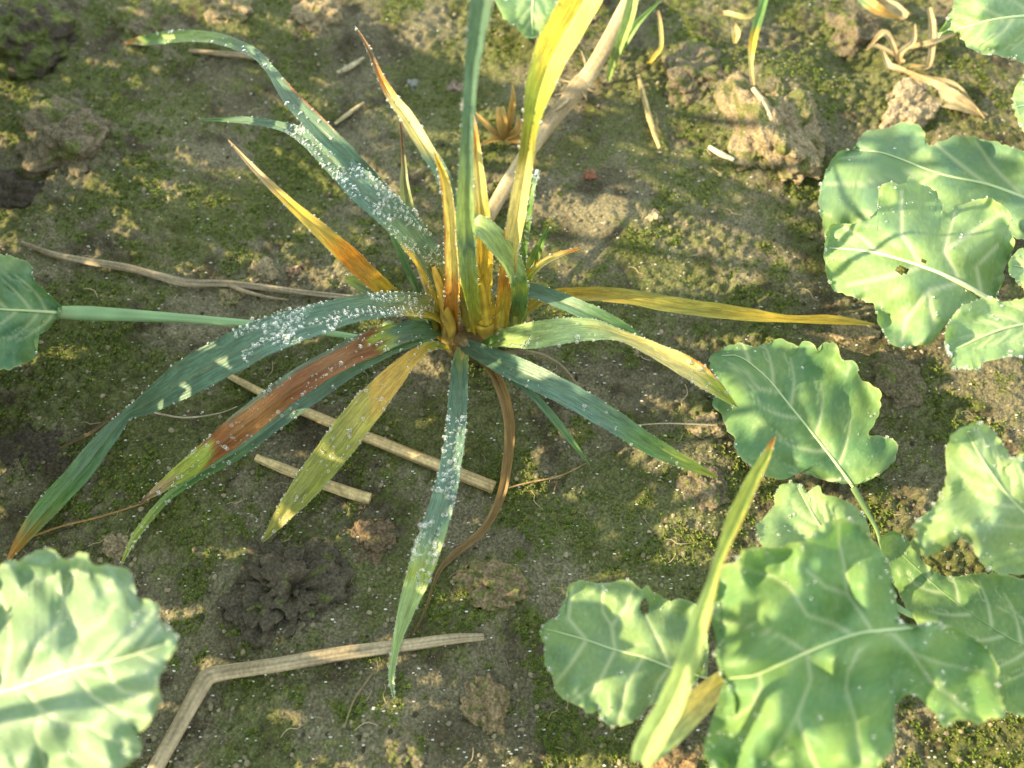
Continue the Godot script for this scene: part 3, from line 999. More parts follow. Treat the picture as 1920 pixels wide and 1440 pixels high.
	tf = thing("dry_grass_blade", "wispy dry blade arching left of the large sunlit clod", "grass", f)
	blade(tf, [[1340, 28, 6, 8], [1362, 25, 9, 10], [1395, 32, 10, 9], [1420, 26, 9, 3]], [[0.0, TA], [1.0, PY]], {"fold": 0.5})
	blade(tf, [[1372, 40, 5, 6], [1380, 62, 7, 16], [1376, 86, 4, 3]], [[0.0, TA], [1.0, PY]], {"fold": 0.5})
	f = onsoil(1240, 110)
	tf = thing("dry_grass_blade", "thin dry blade curling beside the small green seedling", "grass", f)
	blade(tf, [[1234, 20, 9, 4], [1238, 45, 10, 7], [1240, 85, 8, 7], [1228, 105, 6, 8], [1212, 125, 3, 3]], [[0.0, TA], [0.5, PY], [1.0, YE]], {"fold": 0.4})

# ---------------------------------------------------------------- the grass plant in the middle
func make_grass_plant() -> void:
	var root := thing("grass_plant", "yellowing tillered grass plant with dew beaded blades in the centre", "grass plant", onsoil(875, 648))
	# blades lying outwards
	blade(root, [[852, 605, 7, 34], [800, 575, 20, 46], [700, 574, 30, 50], [600, 598, 36, 60], [500, 632, 36, 72], [400, 682, 30, 78], [320, 728, 22, 64], [262, 765, 14, 34], [238, 778, 12, 22], [205, 815, 10, 34], [150, 885, 8, 44], [95, 945, 6, 42], [50, 1000, 5, 30], [15, 1050, 3, 6]], [[0.0, YE], [0.10, Color(0.36, 0.33, 0.08)], [0.2, BG], [0.55, BG], [0.75, DG], [0.92, GR], [1.0, ORA]], {"fold": 0.25, "drops": 4.2e6, "drop_from": 0.08, "drop_to": 0.46, "rim": 900.0, "drop_size": 0.95, "edge": [YE, -1, 0.35, 0.0, 0.2]})
	blade(root, [[830, 622, 4, 18], [700, 672, 12, 24], [560, 762, 13, 30], [450, 842, 11, 32], [372, 890, 8, 24], [312, 935, 5, 16], [258, 1000, 3, 15], [228, 1056, 2, 4]], [[0.0, GR], [0.5, BG], [0.75, GR], [1.0, YG]], {"drops": 5e5, "rim": 900.0})
	blade(root, [[842, 616, 6, 28], [765, 622, 17, 42], [690, 648, 22, 52], [620, 682, 24, 50], [540, 732, 22, 54], [460, 795, 18, 54], [400, 842, 14, 44], [350, 880, 10, 36], [305, 912, 6, 22], [264, 942, 3, 4]], [[0.0, GR], [0.22, BG], [0.265, YG], [0.29, RU], [0.4, Color(0.33, 0.15, 0.06)], [0.5, RU], [0.62, Color(0.38, 0.17, 0.05)], [0.76, RU], [0.79, YG], [0.88, YG], [0.93, TA], [1.0, BR]], {"fold": 0.3, "label": "blade with a long rust brown dead patch", "drops": 6e5, "rim": 500.0, "edge": [BG, 1, 0.45, 0.28, 0.72], "spots": 1.2})
	blade(root, [[848, 655, 5, 12], [815, 648, 14, 18], [778, 666, 18, 26], [730, 716, 20, 46], [680, 775, 18, 60], [630, 840, 14, 62], [580, 905, 9, 54], [535, 960, 6, 36], [492, 1016, 2, 4]], [[0.0, YE], [0.12, YG], [0.25, Color(0.55, 0.36, 0.07)], [0.42, Color(0.58, 0.36, 0.06)], [0.5, Color(0.38, 0.34, 0.06)], [0.7, Color(0.24, 0.27, 0.05)], [1.0, OL]], {"label": "blade turning from orange to olive", "rim": 2400.0, "drops": 4e5, "fold": 0.2})
	blade(root, [[868, 652, 8, 22], [862, 690, 15, 32], [858, 760, 22, 36], [852, 830, 25, 38], [836, 920, 24, 44], [812, 1000, 20, 50], [785, 1080, 14, 46], [760, 1150, 8, 30], [743, 1210, 5, 16], [734, 1268, 3, 11], [739, 1312, 2, 3]], [[0.0, PY], [0.08, PG], [0.16, BG], [0.58, BG], [0.66, PG], [0.7, YG], [0.74, PG], [1.0, PG]], {"drops": 1.9e6, "drop_from": 0.3, "drop_to": 0.75, "rim": 1600.0, "drop_size": 1.1, "fold": 0.3})
	blade(root, [[882, 662, 6, 16], [918, 688, 12, 20], [943, 738, 14, 22], [956, 800, 12, 20], [951, 870, 8, 19], [936, 940, 5, 16], [902, 998, 3, 15], [852, 1040, 2.5, 14], [822, 1076, 2, 8], [798, 1145, 2, 4], [772, 1192, 2, 3]], [[0.0, Color(0.42, 0.24, 0.06)], [0.2, Color(0.30, 0.19, 0.08)], [1.0, Color(0.26, 0.18, 0.09)]], {"label": "withered brown curled blade", "fold": 1.1, "called": "dead_leaf_blade"})
	blade(root, [[868, 645, 8, 26], [940, 680, 20, 44], [1010, 712, 24, 46], [1080, 748, 24, 45], [1150, 790, 20, 42], [1220, 835, 14, 36], [1290, 870, 9, 24], [1346, 896, 4, 4]], [[0.0, BG], [0.6, BG], [0.75, GR], [1.0, YG]], {"rim": 700.0, "drops": 1.2e5, "roll": 0.15})
	blade(root, [[935, 700, 6, 9], [985, 728, 9, 12], [1030, 775, 9, 16], [1070, 825, 6, 12], [1106, 872, 2, 2]], [[0.0, BG], [1.0, GR]], {})
	blade(root, [[975, 590, 10, 16], [985, 546, 18, 28], [1040, 560, 24, 32], [1100, 585, 26, 34], [1160, 612, 24, 26], [1215, 642, 20, 6]], [[0.0, PG], [0.3, BG], [1.0, GR]], {"rim": 700.0})
	blade(root, [[900, 648, 8, 24], [945, 634, 22, 42], [1000, 630, 30, 54], [1050, 622, 34, 50], [1110, 618, 34, 40], [1165, 630, 31, 22], [1230, 658, 27, 30], [1295, 692, 24, 40], [1340, 726, 20, 28], [1383, 764, 15, 3]], [[0.0, GR], [0.15, GR], [0.22, PG], [0.5, Color(0.34, 0.46, 0.20)], [0.65, PY], [0.85, PY], [0.95, YG], [1.0, YG]], {"rim": 900.0, "drops": 1.5e5, "roll": -0.15, "roll1": 0.35, "drop_size": 1.4, "edge": [ORA, -1, 0.7, 0.75, 0.96], "label": "broad pale blade reaching out to the shaded rape leaf"})
	blade(root, [[935, 628, 4, 14], [1020, 560, 14, 22], [1100, 552, 22, 28], [1180, 558, 24, 30], [1280, 575, 22, 32], [1400, 590, 16, 26], [1480, 598, 13, 14], [1560, 600, 10, 18], [1640, 608, 7, 3]], [[0.0, OL], [0.2, Color(0.48, 0.33, 0.05)], [0.5, OL], [0.8, YE], [1.0, OL]], {"fold": 0.5, "label": "long olive yellow blade stretching right"})
	blade(root, [[832, 602, 8, 20], [770, 570, 18, 28], [700, 545, 24, 27], [664, 528, 26, 22], [647, 520, 26, 8]], [[0.0, GR], [0.7, BG], [1.0, YG]], {"rim": 400.0})
	blade(root, [[838, 615, 3, 16], [780, 588, 12, 28], [722, 545, 24, 36], [660, 488, 38, 40], [600, 432, 48, 30], [540, 378, 52, 18], [480, 320, 54, 12], [428, 263, 55, 3]], [[0.0, GR], [0.12, YG], [0.3, YE], [0.42, Color(0.50, 0.27, 0.05)], [0.52, ORA], [0.62, Color(0.50, 0.37, 0.08)], [0.75, YE], [0.85, TA], [1.0, TA]], {"rim": 900.0, "label": "orange and yellow blade pointing to the upper left"})
	# upper left pair
	blade(root, [[852, 592, 8, 22], [800, 482, 30, 28], [730, 382, 46, 34], [660, 302, 54, 36], [600, 242, 57, 38], [548, 188, 54, 32], [502, 126, 46, 18], [468, 96, 40, 22], [400, 72, 30, 26], [330, 70, 22, 26], [272, 76, 15, 22], [230, 80, 9, 3]], [[0.0, YG], [0.15, DG], [0.6, BG], [0.8, PG], [0.94, GR], [1.0, ORA]], {"drops": 2e5, "rim": 500.0, "label": "long blade arching over to the upper left", "fold": 0.4, "edge": [RU, 1, 0.55, 0.3, 0.5]})
	blade(root, [[850, 602, 7, 34], [815, 510, 30, 52], [765, 432, 44, 62], [700, 370, 52, 64], [640, 315, 53, 50], [580, 262, 48, 34], [530, 238, 42, 20], [460, 226, 32, 15], [375, 224, 20, 3]], [[0.0, YE], [0.12, Color(0.40, 0.36, 0.09)], [0.22, BG], [0.8, BG], [1.0, GR]], {"drops": 2.4e6, "drop_from": 0.14, "drop_to": 0.66, "rim": 800.0, "drop_size": 0.8, "fold": 0.25, "edge": [YE, -1, 0.5, 0.0, 0.3]})
	blade(root, [[800, 578, 6, 10], [772, 522, 16, 14], [745, 460, 24, 13], [720, 412, 28, 3]], [[0.0, DG], [1.0, GR]], {})
	blade(root, [[815, 580, 5, 12], [790, 500, 14, 18], [768, 410, 22, 24], [758, 345, 28, 18], [757, 305, 30, 10], [752, 240, 30, 6], [747, 185, 24, 3]], [[0.0, TA], [0.3, PG], [0.5, Color(0.22, 0.25, 0.13)], [0.65, BR], [1.0, BR]], {"fold": 0.9, "called": "dead_leaf_blade", "label": "half withered narrow blade behind the others"})
	blade(root, [[848, 615, 4, 26], [828, 560, 16, 40], [808, 505, 28, 34], [790, 462, 34, 10]], [[0.0, Color(0.42, 0.28, 0.05)], [0.6, YE], [1.0, PY]], {"called": "leaf_sheath", "fold": 0.6})
	# upright blades
	blade(root, [[888, 615, 6, 18], [872, 500, 38, 24], [838, 352, 60, 27], [800, 282, 66, 28], [760, 217, 68, 26], [736, 185, 68, 20], [712, 142, 67, 13], [690, 90, 66, 8], [667, 50, 64, 2]], [[0.0, YG], [0.3, BG], [0.58, BG], [0.64, PY], [0.74, PY], [0.78, ORA], [0.84, BR], [1.0, BR]], {"fold": 0.7, "rim": 500.0, "label": "upright blade with a thin dead brown tip"})
	blade(root, [[902, 634, 4, 20], [903, 580, 18, 34], [906, 500, 34, 36], [904, 420, 48, 34], [896, 330, 58, 26], [889, 250, 66, 16], [881, 182, 70, 3]], [[0.0, YE], [0.5, Color(0.60, 0.40, 0.06)], [0.8, PY], [0.9, ORA], [1.0, RU]], {"fold": 0.5, "edge": [ORA, -1, 0.6, 0.4, 1.1], "rim": 900.0})
	blade(root, [[898, 632, 6, 22], [882, 540, 32, 30], [874, 440, 55, 36], [873, 340, 72, 30], [878, 220, 88, 24], [886, 120, 98, 28], [900, 20, 108, 42], [908, -50, 114, 48]], [[0.0, YE], [0.2, YG], [0.36, PG], [0.42, BG], [0.5, PG], [0.75, BG], [1.0, BG]], {"fold": 0.6, "rim": 700.0, "label": "tallest green blade standing upright"})
	blade(root, [[846, 640, 4, 26], [848, 600, 14, 30], [848, 540, 32, 28], [846, 470, 48, 26], [842, 400, 58, 22], [832, 335, 66, 18], [813, 284, 70, 3]], [[0.0, RU], [0.2, ORA], [0.4, Color(0.62, 0.32, 0.08)], [0.55, PY], [0.85, PY], [1.0, YE]], {"fold": 1.0, "rim": 1200.0, "edge": [RU, -1, 0.5, 0.1, 1.0], "spots": 1.0, "label": "rust orange upright blade"})
	blade(root, [[915, 642, 3, 14], [908, 612, 10, 48], [902, 578, 17, 54], [884, 505, 28, 36], [868, 436, 36, 12]], [[0.0, Color(0.5, 0.34, 0.04)], [0.35, Color(0.64, 0.44, 0.05)], [0.7, YG], [1.0, PG]], {"called": "leaf_sheath", "fold": 0.9})
	blade(root, [[905, 642, 3, 10], [890, 590, 12, 30], [872, 540, 20, 24]], [[0.0, OL], [1.0, YG]], {"called": "leaf_sheath", "fold": 0.8})
	blade(root, [[846, 648, 3, 10], [832, 615, 9, 44], [818, 590, 14, 30]], [[0.0, Color(0.34, 0.22, 0.04)], [1.0, OL]], {"called": "leaf_sheath", "fold": 0.7})
	blade(root, [[936, 626, 5, 24], [946, 560, 24, 30], [956, 480, 42, 32], [970, 400, 56, 34], [986, 300, 68, 30], [998, 222, 77, 34], [1016, 150, 84, 56], [1046, 80, 90, 70], [1086, 10, 96, 74], [1112, -45, 100, 74]], [[0.0, OL], [0.15, YE], [0.3, ORA], [0.4, PY], [0.58, PY], [0.68, OL], [0.78, YG], [0.84, Color(0.66, 0.58, 0.07)], [1.0, Color(0.66, 0.60, 0.08)]], {"fold": 0.55, "rim": 1500.0, "edge": [ORA, -1, 0.65, 0.1, 0.5], "label": "broad upright blade with bright yellow upper half"})
	blade(root, [[962, 612, 6, 18], [972, 520, 30, 22], [984, 420, 50, 22], [996, 350, 58, 16], [1010, 322, 58, 4]], [[0.0, YG], [0.5, GR], [1.0, GR]], {"fold": 0.5, "rim": 2200.0, "drops": 9e5})
	blade(root, [[966, 618, 6, 22], [974, 562, 24, 30], [966, 508, 38, 38], [935, 458, 48, 46], [900, 424, 52, 42], [872, 420, 50, 30], [860, 438, 46, 5]], [[0.0, YG], [0.3, GR], [0.45, YG], [0.5, GR], [0.55, PG], [0.9, PG], [1.0, YE]], {"fold": 0.35, "rim": 1200.0, "label": "short blade bent over to the left in the middle"})
	blade(root, [[968, 585, 10, 18], [986, 530, 24, 18], [1010, 500, 31, 14], [1045, 479, 34, 12], [1086, 466, 35, 4]], [[0.0, YG], [0.5, YG], [0.8, PY], [1.0, ORA]], {"fold": 0.8, "rim": 1000.0, "edge": [ORA, -1, 0.5, 0.4, 1.1]})
	blade(root, [[972, 560, 12, 16], [998, 495, 24, 22], [1015, 455, 30, 14], [1029, 424, 34, 2]], [[0.0, OL], [1.0, GR]], {"fold": 0.6})
	blade(root, [[955, 622, 5, 20], [950, 590, 12, 26], [958, 555, 20, 22]], [[0.0, YG], [1.0, YE]], {"called": "leaf_sheath", "fold": 0.7})
	blade(root, [[972, 625, 5, 20], [976, 590, 12, 26], [980, 555, 20, 20]], [[0.0, YG], [1.0, PG]], {"called": "leaf_sheath", "fold": 0.7, "rim": 900.0})
	for q in [[[[908, 648, 2, 34], [906, 610, 10, 44], [902, 570, 19, 36], [896, 520, 30, 22], [890, 470, 38, 10]], Color(0.60, 0.42, 0.05)], [[[888, 648, 2, 26], [880, 605, 11, 30], [874, 550, 24, 24], [870, 490, 38, 12]], Color(0.42, 0.38, 0.06)], [[[935, 640, 2, 28], [940, 600, 11, 30], [948, 550, 23, 26], [956, 490, 38, 14]], Color(0.45, 0.36, 0.06)], [[[965, 636, 2, 22], [972, 600, 10, 26], [976, 560, 20, 22], [976, 510, 32, 10]], Color(0.42, 0.46, 0.13)], [[[850, 660, 2, 28], [846, 625, 8, 34], [836, 580, 18, 32], [822, 530, 28, 18], [812, 500, 32, 8]], Color(0.50, 0.34, 0.06)], [[[858, 664, 2, 30], [848, 640, 6, 40], [838, 610, 11, 30], [826, 590, 15, 14]], Color(0.24, 0.17, 0.04)], [[[892, 664, 2, 30], [882, 648, 6, 34], [868, 640, 9, 26]], Color(0.22, 0.17, 0.08)], [[[925, 650, 2, 22], [930, 632, 6, 26], [940, 612, 10, 18]], Color(0.30, 0.28, 0.08)]]:
		put("tiller", tube(ppts(q[0], false), 18, 0.7, q[1], 0.5, root.position, 10, 0.12), mats.petiole, root)
	var p := onsoil(875, 650)
	put("crown", tube([Vector4(p.x, p.y - 0.004, p.z, 0.004), Vector4(p.x, p.y + 0.002, p.z, 0.0045), Vector4(p.x, p.y + 0.006, p.z - 0.001, 0.003)], 12, 0.9, Color(0.2, 0.13, 0.05), 0.4, root.position), mats.dry, root)

# ---------------------------------------------------------------- oilseed rape in the picture
func make_rape() -> void:
	# right, lower: leaves D E F G H round one crown
	var cr := onsoil(1900, 1180)
	var r := thing("oilseed_rape_plant", "large oilseed rape plant with broad toothed leaves at the lower right", "rape plant", cr, "oilseed rape plants")
	crown_of(r, cr, 0.004)
	var z6 := Vector2(1280, 480)
	var z9 := Vector2(1280, 960)
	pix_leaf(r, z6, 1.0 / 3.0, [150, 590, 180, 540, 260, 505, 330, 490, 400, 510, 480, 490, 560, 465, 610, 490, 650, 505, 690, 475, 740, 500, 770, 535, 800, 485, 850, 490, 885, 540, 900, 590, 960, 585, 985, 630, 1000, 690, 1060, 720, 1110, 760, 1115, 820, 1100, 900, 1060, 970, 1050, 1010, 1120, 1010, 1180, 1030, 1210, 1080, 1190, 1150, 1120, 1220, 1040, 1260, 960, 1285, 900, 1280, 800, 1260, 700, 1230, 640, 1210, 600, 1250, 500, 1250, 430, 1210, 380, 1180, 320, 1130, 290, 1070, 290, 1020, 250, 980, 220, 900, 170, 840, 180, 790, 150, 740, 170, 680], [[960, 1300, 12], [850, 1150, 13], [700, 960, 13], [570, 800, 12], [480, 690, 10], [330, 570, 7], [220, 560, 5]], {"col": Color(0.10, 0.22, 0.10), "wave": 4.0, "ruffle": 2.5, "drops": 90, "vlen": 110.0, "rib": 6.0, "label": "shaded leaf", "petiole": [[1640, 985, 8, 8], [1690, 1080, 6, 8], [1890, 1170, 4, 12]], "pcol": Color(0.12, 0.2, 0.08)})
	pix_leaf(r, Vector2.ZERO, 1.0, [1487, 903, 1505, 912, 1513, 925, 1518, 938, 1524, 918, 1535, 911, 1547, 928, 1573, 934, 1597, 945, 1618, 965, 1630, 1000, 1635, 1050, 1610, 1100, 1560, 1120, 1500, 1100, 1450, 1056, 1425, 1016, 1419, 985, 1436, 968, 1450, 950, 1453, 930, 1462, 912], [[1640, 1110, 20], [1590, 1050, 26], [1540, 990, 30], [1497, 915, 28]], {"col": Color(0.20, 0.32, 0.15), "wave": 4.0, "ruffle": 3.0, "drops": 120, "vlen": 90.0, "petiole": [[1730, 1160, 16, 12], [1890, 1180, 8, 16]]})
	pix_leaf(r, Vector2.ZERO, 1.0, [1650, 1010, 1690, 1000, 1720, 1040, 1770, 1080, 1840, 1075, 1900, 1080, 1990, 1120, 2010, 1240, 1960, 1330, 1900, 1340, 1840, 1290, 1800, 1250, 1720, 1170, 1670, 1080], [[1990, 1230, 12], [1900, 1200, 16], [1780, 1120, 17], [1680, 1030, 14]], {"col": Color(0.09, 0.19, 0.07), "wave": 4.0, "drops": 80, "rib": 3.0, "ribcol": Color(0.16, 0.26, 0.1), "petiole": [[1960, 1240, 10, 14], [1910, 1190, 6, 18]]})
	pix_leaf(r, Vector2.ZERO, 1.0, [1712, 985, 1745, 955, 1768, 920, 1774, 890, 1775, 840, 1790, 810, 1830, 793, 1860, 805, 1885, 840, 1897, 862, 1920, 850, 1990, 880, 2010, 1000, 1960, 1060, 1890, 1078, 1845, 1060, 1815, 1015, 1785, 1000, 1768, 1012, 1752, 1040, 1726, 1042, 1708, 1020, 1722, 1000], [[2000, 1020, 30], [1920, 960, 44], [1860, 890, 50], [1815, 815, 48]], {"col": Color(0.20, 0.31, 0.17), "wave": 6.0, "ruffle": 6.0, "cup": -3.0, "drops": 220, "vlen": 100.0, "petiole": [[2010, 1090, 20, 14], [1910, 1185, 8, 18]]})
	pix_leaf(r, Vector2(640, 960), 1.0 / 3.0, [1120, 650, 1150, 622, 1210, 585, 1235, 530, 1265, 480, 1285, 410, 1330, 385, 1400, 392, 1465, 402, 1540, 390, 1600, 380, 1650, 402, 1690, 440, 1720, 412, 1760, 450, 1810, 480, 1850, 500, 1920, 485, 2000, 530, 2050, 640, 2060, 800, 2000, 950, 1900, 1030, 1750, 1090, 1690, 1140, 1620, 1190, 1540, 1205, 1490, 1190, 1440, 1125, 1385, 1135, 1350, 1095, 1300, 1080, 1250, 1050, 1200, 990, 1190, 940, 1170, 890, 1140, 840, 1145, 780, 1125, 710], [[2080, 940, 24], [1850, 872, 27], [1700, 815, 28], [1540, 775, 27], [1380, 720, 25], [1220, 675, 22], [1140, 655, 20]], {"col": Color(0.155, 0.26, 0.14), "wave": 4.0, "ruffle": 4.0, "drops": 200, "vlen": 120.0, "rib": 4.5, "holes": [[1705, 535, 26, 46]], "veins": [[1850, 872, 1770, 700, 1700, 560], [1540, 775, 1520, 640, 1470, 560, 1470, 410], [1700, 815, 1600, 980, 1560, 1180], [1380, 720, 1290, 860, 1210, 960], [1540, 775, 1450, 960, 1300, 1060], [1520, 640, 1600, 540, 1640, 430], [1380, 720, 1280, 600, 1300, 420], [1850, 872, 1780, 960, 1740, 1080]], "petiole": [[1500, 1330, 20, 11], [1700, 1280, 14, 12], [1890, 1190, 6, 16]]})
	pix_leaf(r, z9, 1.0 / 3.0, [150, 545, 190, 600, 215, 650, 210, 720, 180, 790, 205, 860, 215, 920, 260, 990, 290, 1060, 295, 1130, 250, 1200, 160, 1260, 120, 1310, 130, 1390, 190, 1460, 400, 1530, 800, 1560, 1060, 1500, 1110, 1420, 1180, 1340, 1195, 1270, 1172, 1180, 1195, 1100, 1240, 1045, 1300, 1025, 1380, 1100, 1430, 1150, 1470, 1215, 1510, 1190, 1580, 1165, 1660, 1195, 1740, 1160, 1815, 1155, 1795, 1060, 1770, 960, 1778, 880, 1740, 800, 1680, 740, 1600, 690, 1520, 650, 1430, 622, 1300, 635, 1220, 605, 1190, 540, 1185, 420, 1170, 320, 1130, 230, 1080, 170, 1010, 100, 960, 52, 880, 35, 800, 62, 740, 112, 700, 160, 620, 170, 560, 192, 480, 202, 390, 195, 330, 230, 290, 285, 230, 290, 195, 330, 170, 375, 200, 440, 160, 500], [[1300, 650, 40], [1120, 665, 44], [960, 690, 46], [700, 790, 48], [430, 910, 47], [320, 930, 45], [225, 940, 43]], {"nb": 420, "rings": 36, "col": Color(0.13, 0.26, 0.11), "wave": 7.0, "ruffle": 4.0, "cup": 0.6, "drops": 700, "rib": 6.0, "sweep": 0.05, "rimshare": 0.12, "veins": [[960, 690, 850, 630, 700, 580, 600, 420, 500, 360, 300, 300], [1060, 660, 1010, 580, 930, 460, 910, 300, 880, 170, 880, 60], [930, 460, 800, 420, 700, 330], [1000, 690, 1000, 760, 930, 900, 920, 1000, 980, 1200, 1000, 1400], [1120, 665, 1200, 700, 1290, 790, 1450, 850, 1700, 900], [430, 910, 440, 980, 400, 1080, 300, 1160], [700, 790, 720, 950, 640, 1150, 500, 1380], [700, 790, 560, 700, 380, 640, 230, 620], [1290, 790, 1400, 950, 1600, 1120], [640, 1150, 700, 1300, 760, 1450]], "petiole": [[1735, 1185, 28, 12], [1800, 1200, 10, 12], [1900, 1190, 4, 16]]})
	# right, upper: A B C N round a crown outside the picture
	cr = onsoil(2010, 560)
	r = thing("oilseed_rape_plant", "oilseed rape plant with pale veined leaf at the right edge, above the large one", "rape plant", cr, "oilseed rape plants")
	crown_of(r, cr, 0.004)
	pix_leaf(r, Vector2.ZERO, 1.0, [1545, 330, 1560, 300, 1570, 286, 1600, 277, 1612, 262, 1620, 248, 1660, 240, 1695, 230, 1730, 240, 1740, 272, 1765, 265, 1790, 255, 1830, 258, 1880, 270, 1930, 290, 1990, 330, 1990, 440, 1930, 450, 1880, 442, 1800, 440, 1700, 450, 1650, 470, 1600, 500, 1560, 480, 1545, 430, 1535, 380], [[2000, 400, 14], [1920, 370, 18], [1850, 345, 20], [1760, 325, 20], [1660, 288, 18], [1600, 280, 15]], {"col": Color(0.13, 0.25, 0.16), "wave": 5.0, "ruffle": 4.0, "drops": 130, "veins": [[1850, 345, 1790, 300, 1730, 250], [1760, 325, 1690, 330, 1620, 345, 1550, 345], [1760, 325, 1660, 380, 1590, 430], [1920, 370, 1860, 310, 1830, 265]], "petiole": [[2010, 480, 8, 14], [2010, 550, 5, 18]]})
	pix_leaf(r, Vector2.ZERO, 1.0, [1650, 348, 1668, 342, 1695, 345, 1707, 330, 1725, 346, 1750, 352, 1762, 375, 1776, 400, 1792, 385, 1815, 380, 1850, 370, 1880, 385, 1897, 405, 1890, 430, 1903, 450, 1892, 480, 1872, 490, 1882, 520, 1872, 545, 1852, 572, 1805, 575, 1778, 590, 1766, 612, 1757, 632, 1735, 646, 1710, 648, 1690, 653, 1668, 641, 1655, 622, 1645, 600, 1638, 572, 1600, 557, 1562, 542, 1548, 505, 1546, 462, 1556, 424, 1590, 420, 1630, 410, 1646, 385], [[1862, 566, 30], [1800, 530, 35], [1730, 500, 37], [1650, 476, 35], [1600, 468, 32], [1556, 465, 29]], {"col": Color(0.19, 0.32, 0.16), "vcol": Color(0.55, 0.60, 0.40), "wave": 5.0, "ruffle": 5.0, "drops": 240, "rib": 11.0, "ribcol": Color(0.55, 0.60, 0.38), "holes": [[1692, 506, 13, 8], [1731, 491, 6, 4]], "veins": [[1800, 530, 1770, 470, 1790, 400], [1730, 500, 1690, 440, 1690, 360], [1770, 470, 1830, 430, 1880, 400], [1800, 530, 1740, 545, 1700, 600, 1690, 640], [1730, 500, 1660, 520, 1590, 535], [1650, 476, 1610, 440, 1580, 425], [1840, 550, 1830, 500, 1870, 460], [1740, 545, 1750, 600]], "petiole": [[1930, 590, 22, 12], [2000, 565, 6, 18]]})
	pix_leaf(r, Vector2.ZERO, 1.0, [1897, 482, 1912, 466, 1940, 470, 1990, 455, 2010, 500, 1990, 545, 1935, 548, 1906, 528, 1890, 505], [[2010, 520, 30], [1960, 505, 36], [1900, 498, 36]], {"col": Color(0.22, 0.35, 0.18), "drops": 60, "vlen": 45.0, "nb": 150, "rings": 14})
	pix_leaf(r, Vector2.ZERO, 1.0, [1775, 612, 1800, 577, 1830, 563, 1860, 560, 1885, 566, 1920, 560, 1990, 565, 2020, 610, 1990, 655, 1950, 662, 1920, 668, 1880, 670, 1845, 680, 1830, 693, 1800, 690, 1783, 690, 1787, 674, 1776, 660, 1772, 640], [[2020, 600, 36], [1940, 605, 44], [1870, 620, 46], [1790, 655, 44]], {"col": Color(0.20, 0.33, 0.17), "wave": 5.0, "ruffle": 5.0, "drops": 200, "rimshare": 0.5, "vlen": 70.0, "petiole": [[2030, 585, 20, 12], [2015, 565, 6, 18]]})
	# top right corner
	cr = onsoil(2080, 60)
	r = thing("oilseed_rape_plant", "oilseed rape plant with curled leaf in the top right corner", "rape plant", cr, "oilseed rape plants")
	crown_of(r, cr, 0.004)
	var z3 := Vector2(1280, 0)
	pix_leaf(r, z3, 1.0 / 3.0, [1430, 215, 1490, 172, 1560, 200, 1600, 262, 1680, 300, 1760, 312, 1850, 330, 1940, 352, 2150, 360, 2250, 200, 2200, -100, 1900, -260, 1650, -240, 1560, -150, 1530, -50, 1520, 40, 1480, 110], [[2200, 60, 30], [2000, 80, 40], [1750, 110, 44], [1600, 150, 42], [1450, 200, 36]], {"col": Color(0.19, 0.32, 0.18), "wave": 6.0, "ruffle": 6.0, "cup": -4.0, "drops": 220, "rimshare": 0.5, "vlen": 100.0, "petiole": [[2040, 40, 20, 12], [2075, 60, 6, 18]]})
	pix_leaf(r, z3, 1.0 / 3.0, [1855, 560, 1875, 490, 1920, 430, 2020, 390, 2150, 420, 2200, 600, 2120, 760, 2000, 780, 1930, 750, 1890, 690, 1862, 620], [[2180, 500, 24], [2060, 560, 32], [1880, 600, 34]], {"col": Color(0.22, 0.35, 0.19), "wave": 5.0, "drops": 80, "vlen": 60.0, "nb": 160, "rings": 14, "petiole": [[2060, 120, 14, 12], [2078, 70, 6, 16]]})
	# bottom left
	cr = onsoil(-330, 1330)
	r = thing("oilseed_rape_plant", "oilseed rape plant with large bright frosted leaf in the bottom left corner", "rape plant", cr, "oilseed rape plants")
	crown_of(r, cr, 0.004)
	pix_leaf(r, Vector2(0, 960), 1.0 / 3.0, [0, 300, 60, 272, 110, 272, 170, 235, 240, 205, 310, 215, 330, 250, 400, 262, 450, 226, 490, 240, 512, 290, 580, 300, 690, 310, 742, 350, 732, 400, 700, 445, 720, 475, 790, 485, 860, 505, 897, 535, 885, 600, 930, 622, 937, 655, 985, 680, 998, 740, 960, 810, 920, 890, 888, 940, 895, 1010, 906, 1060, 870, 1130, 840, 1185, 800, 1225, 765, 1252, 797, 1310, 790, 1355, 740, 1400, 690, 1450, 500, 1570, 200, 1620, -200, 1530, -330, 1250, -330, 950, -200, 600, -80, 400], [[-280, 1100, 40], [-100, 1040, 45], [0, 1015, 48], [130, 980, 51], [400, 885, 56], [590, 850, 58], [780, 795, 59], [930, 740, 59]], {"nb": 380, "rings": 32, "col": Color(0.23, 0.33, 0.22), "col2": Color(0.21, 0.33, 0.19), "vcol": Color(0.55, 0.62, 0.42), "ribcol": Color(0.60, 0.66, 0.45), "wave": 4.5, "ruffle": 5.0, "cup": -0.6, "quilt": 1.0, "drops": 320, "rib": 8.0, "veins": [[130, 980, 230, 1120, 370, 1190, 480, 1200, 620, 1280, 780, 1320], [590, 850, 640, 960, 690, 1010, 880, 1030], [400, 885, 460, 700, 580, 620, 640, 520], [130, 980, 200, 760, 330, 620, 380, 420, 460, 280], [0, 1015, 60, 760, 40, 560, -20, 420], [230, 1120, 200, 1260, 260, 1440], [400, 885, 520, 1040, 660, 1120, 830, 1160], [780, 795, 850, 700, 900, 650], [590, 850, 700, 720, 860, 560], [780, 795, 850, 840, 900, 860], [460, 700, 380, 560, 330, 440], [370, 1190, 480, 1330, 640, 1440]], "petiole": [[-200, 1335, 40, 14], [-325, 1330, 10, 18]]})
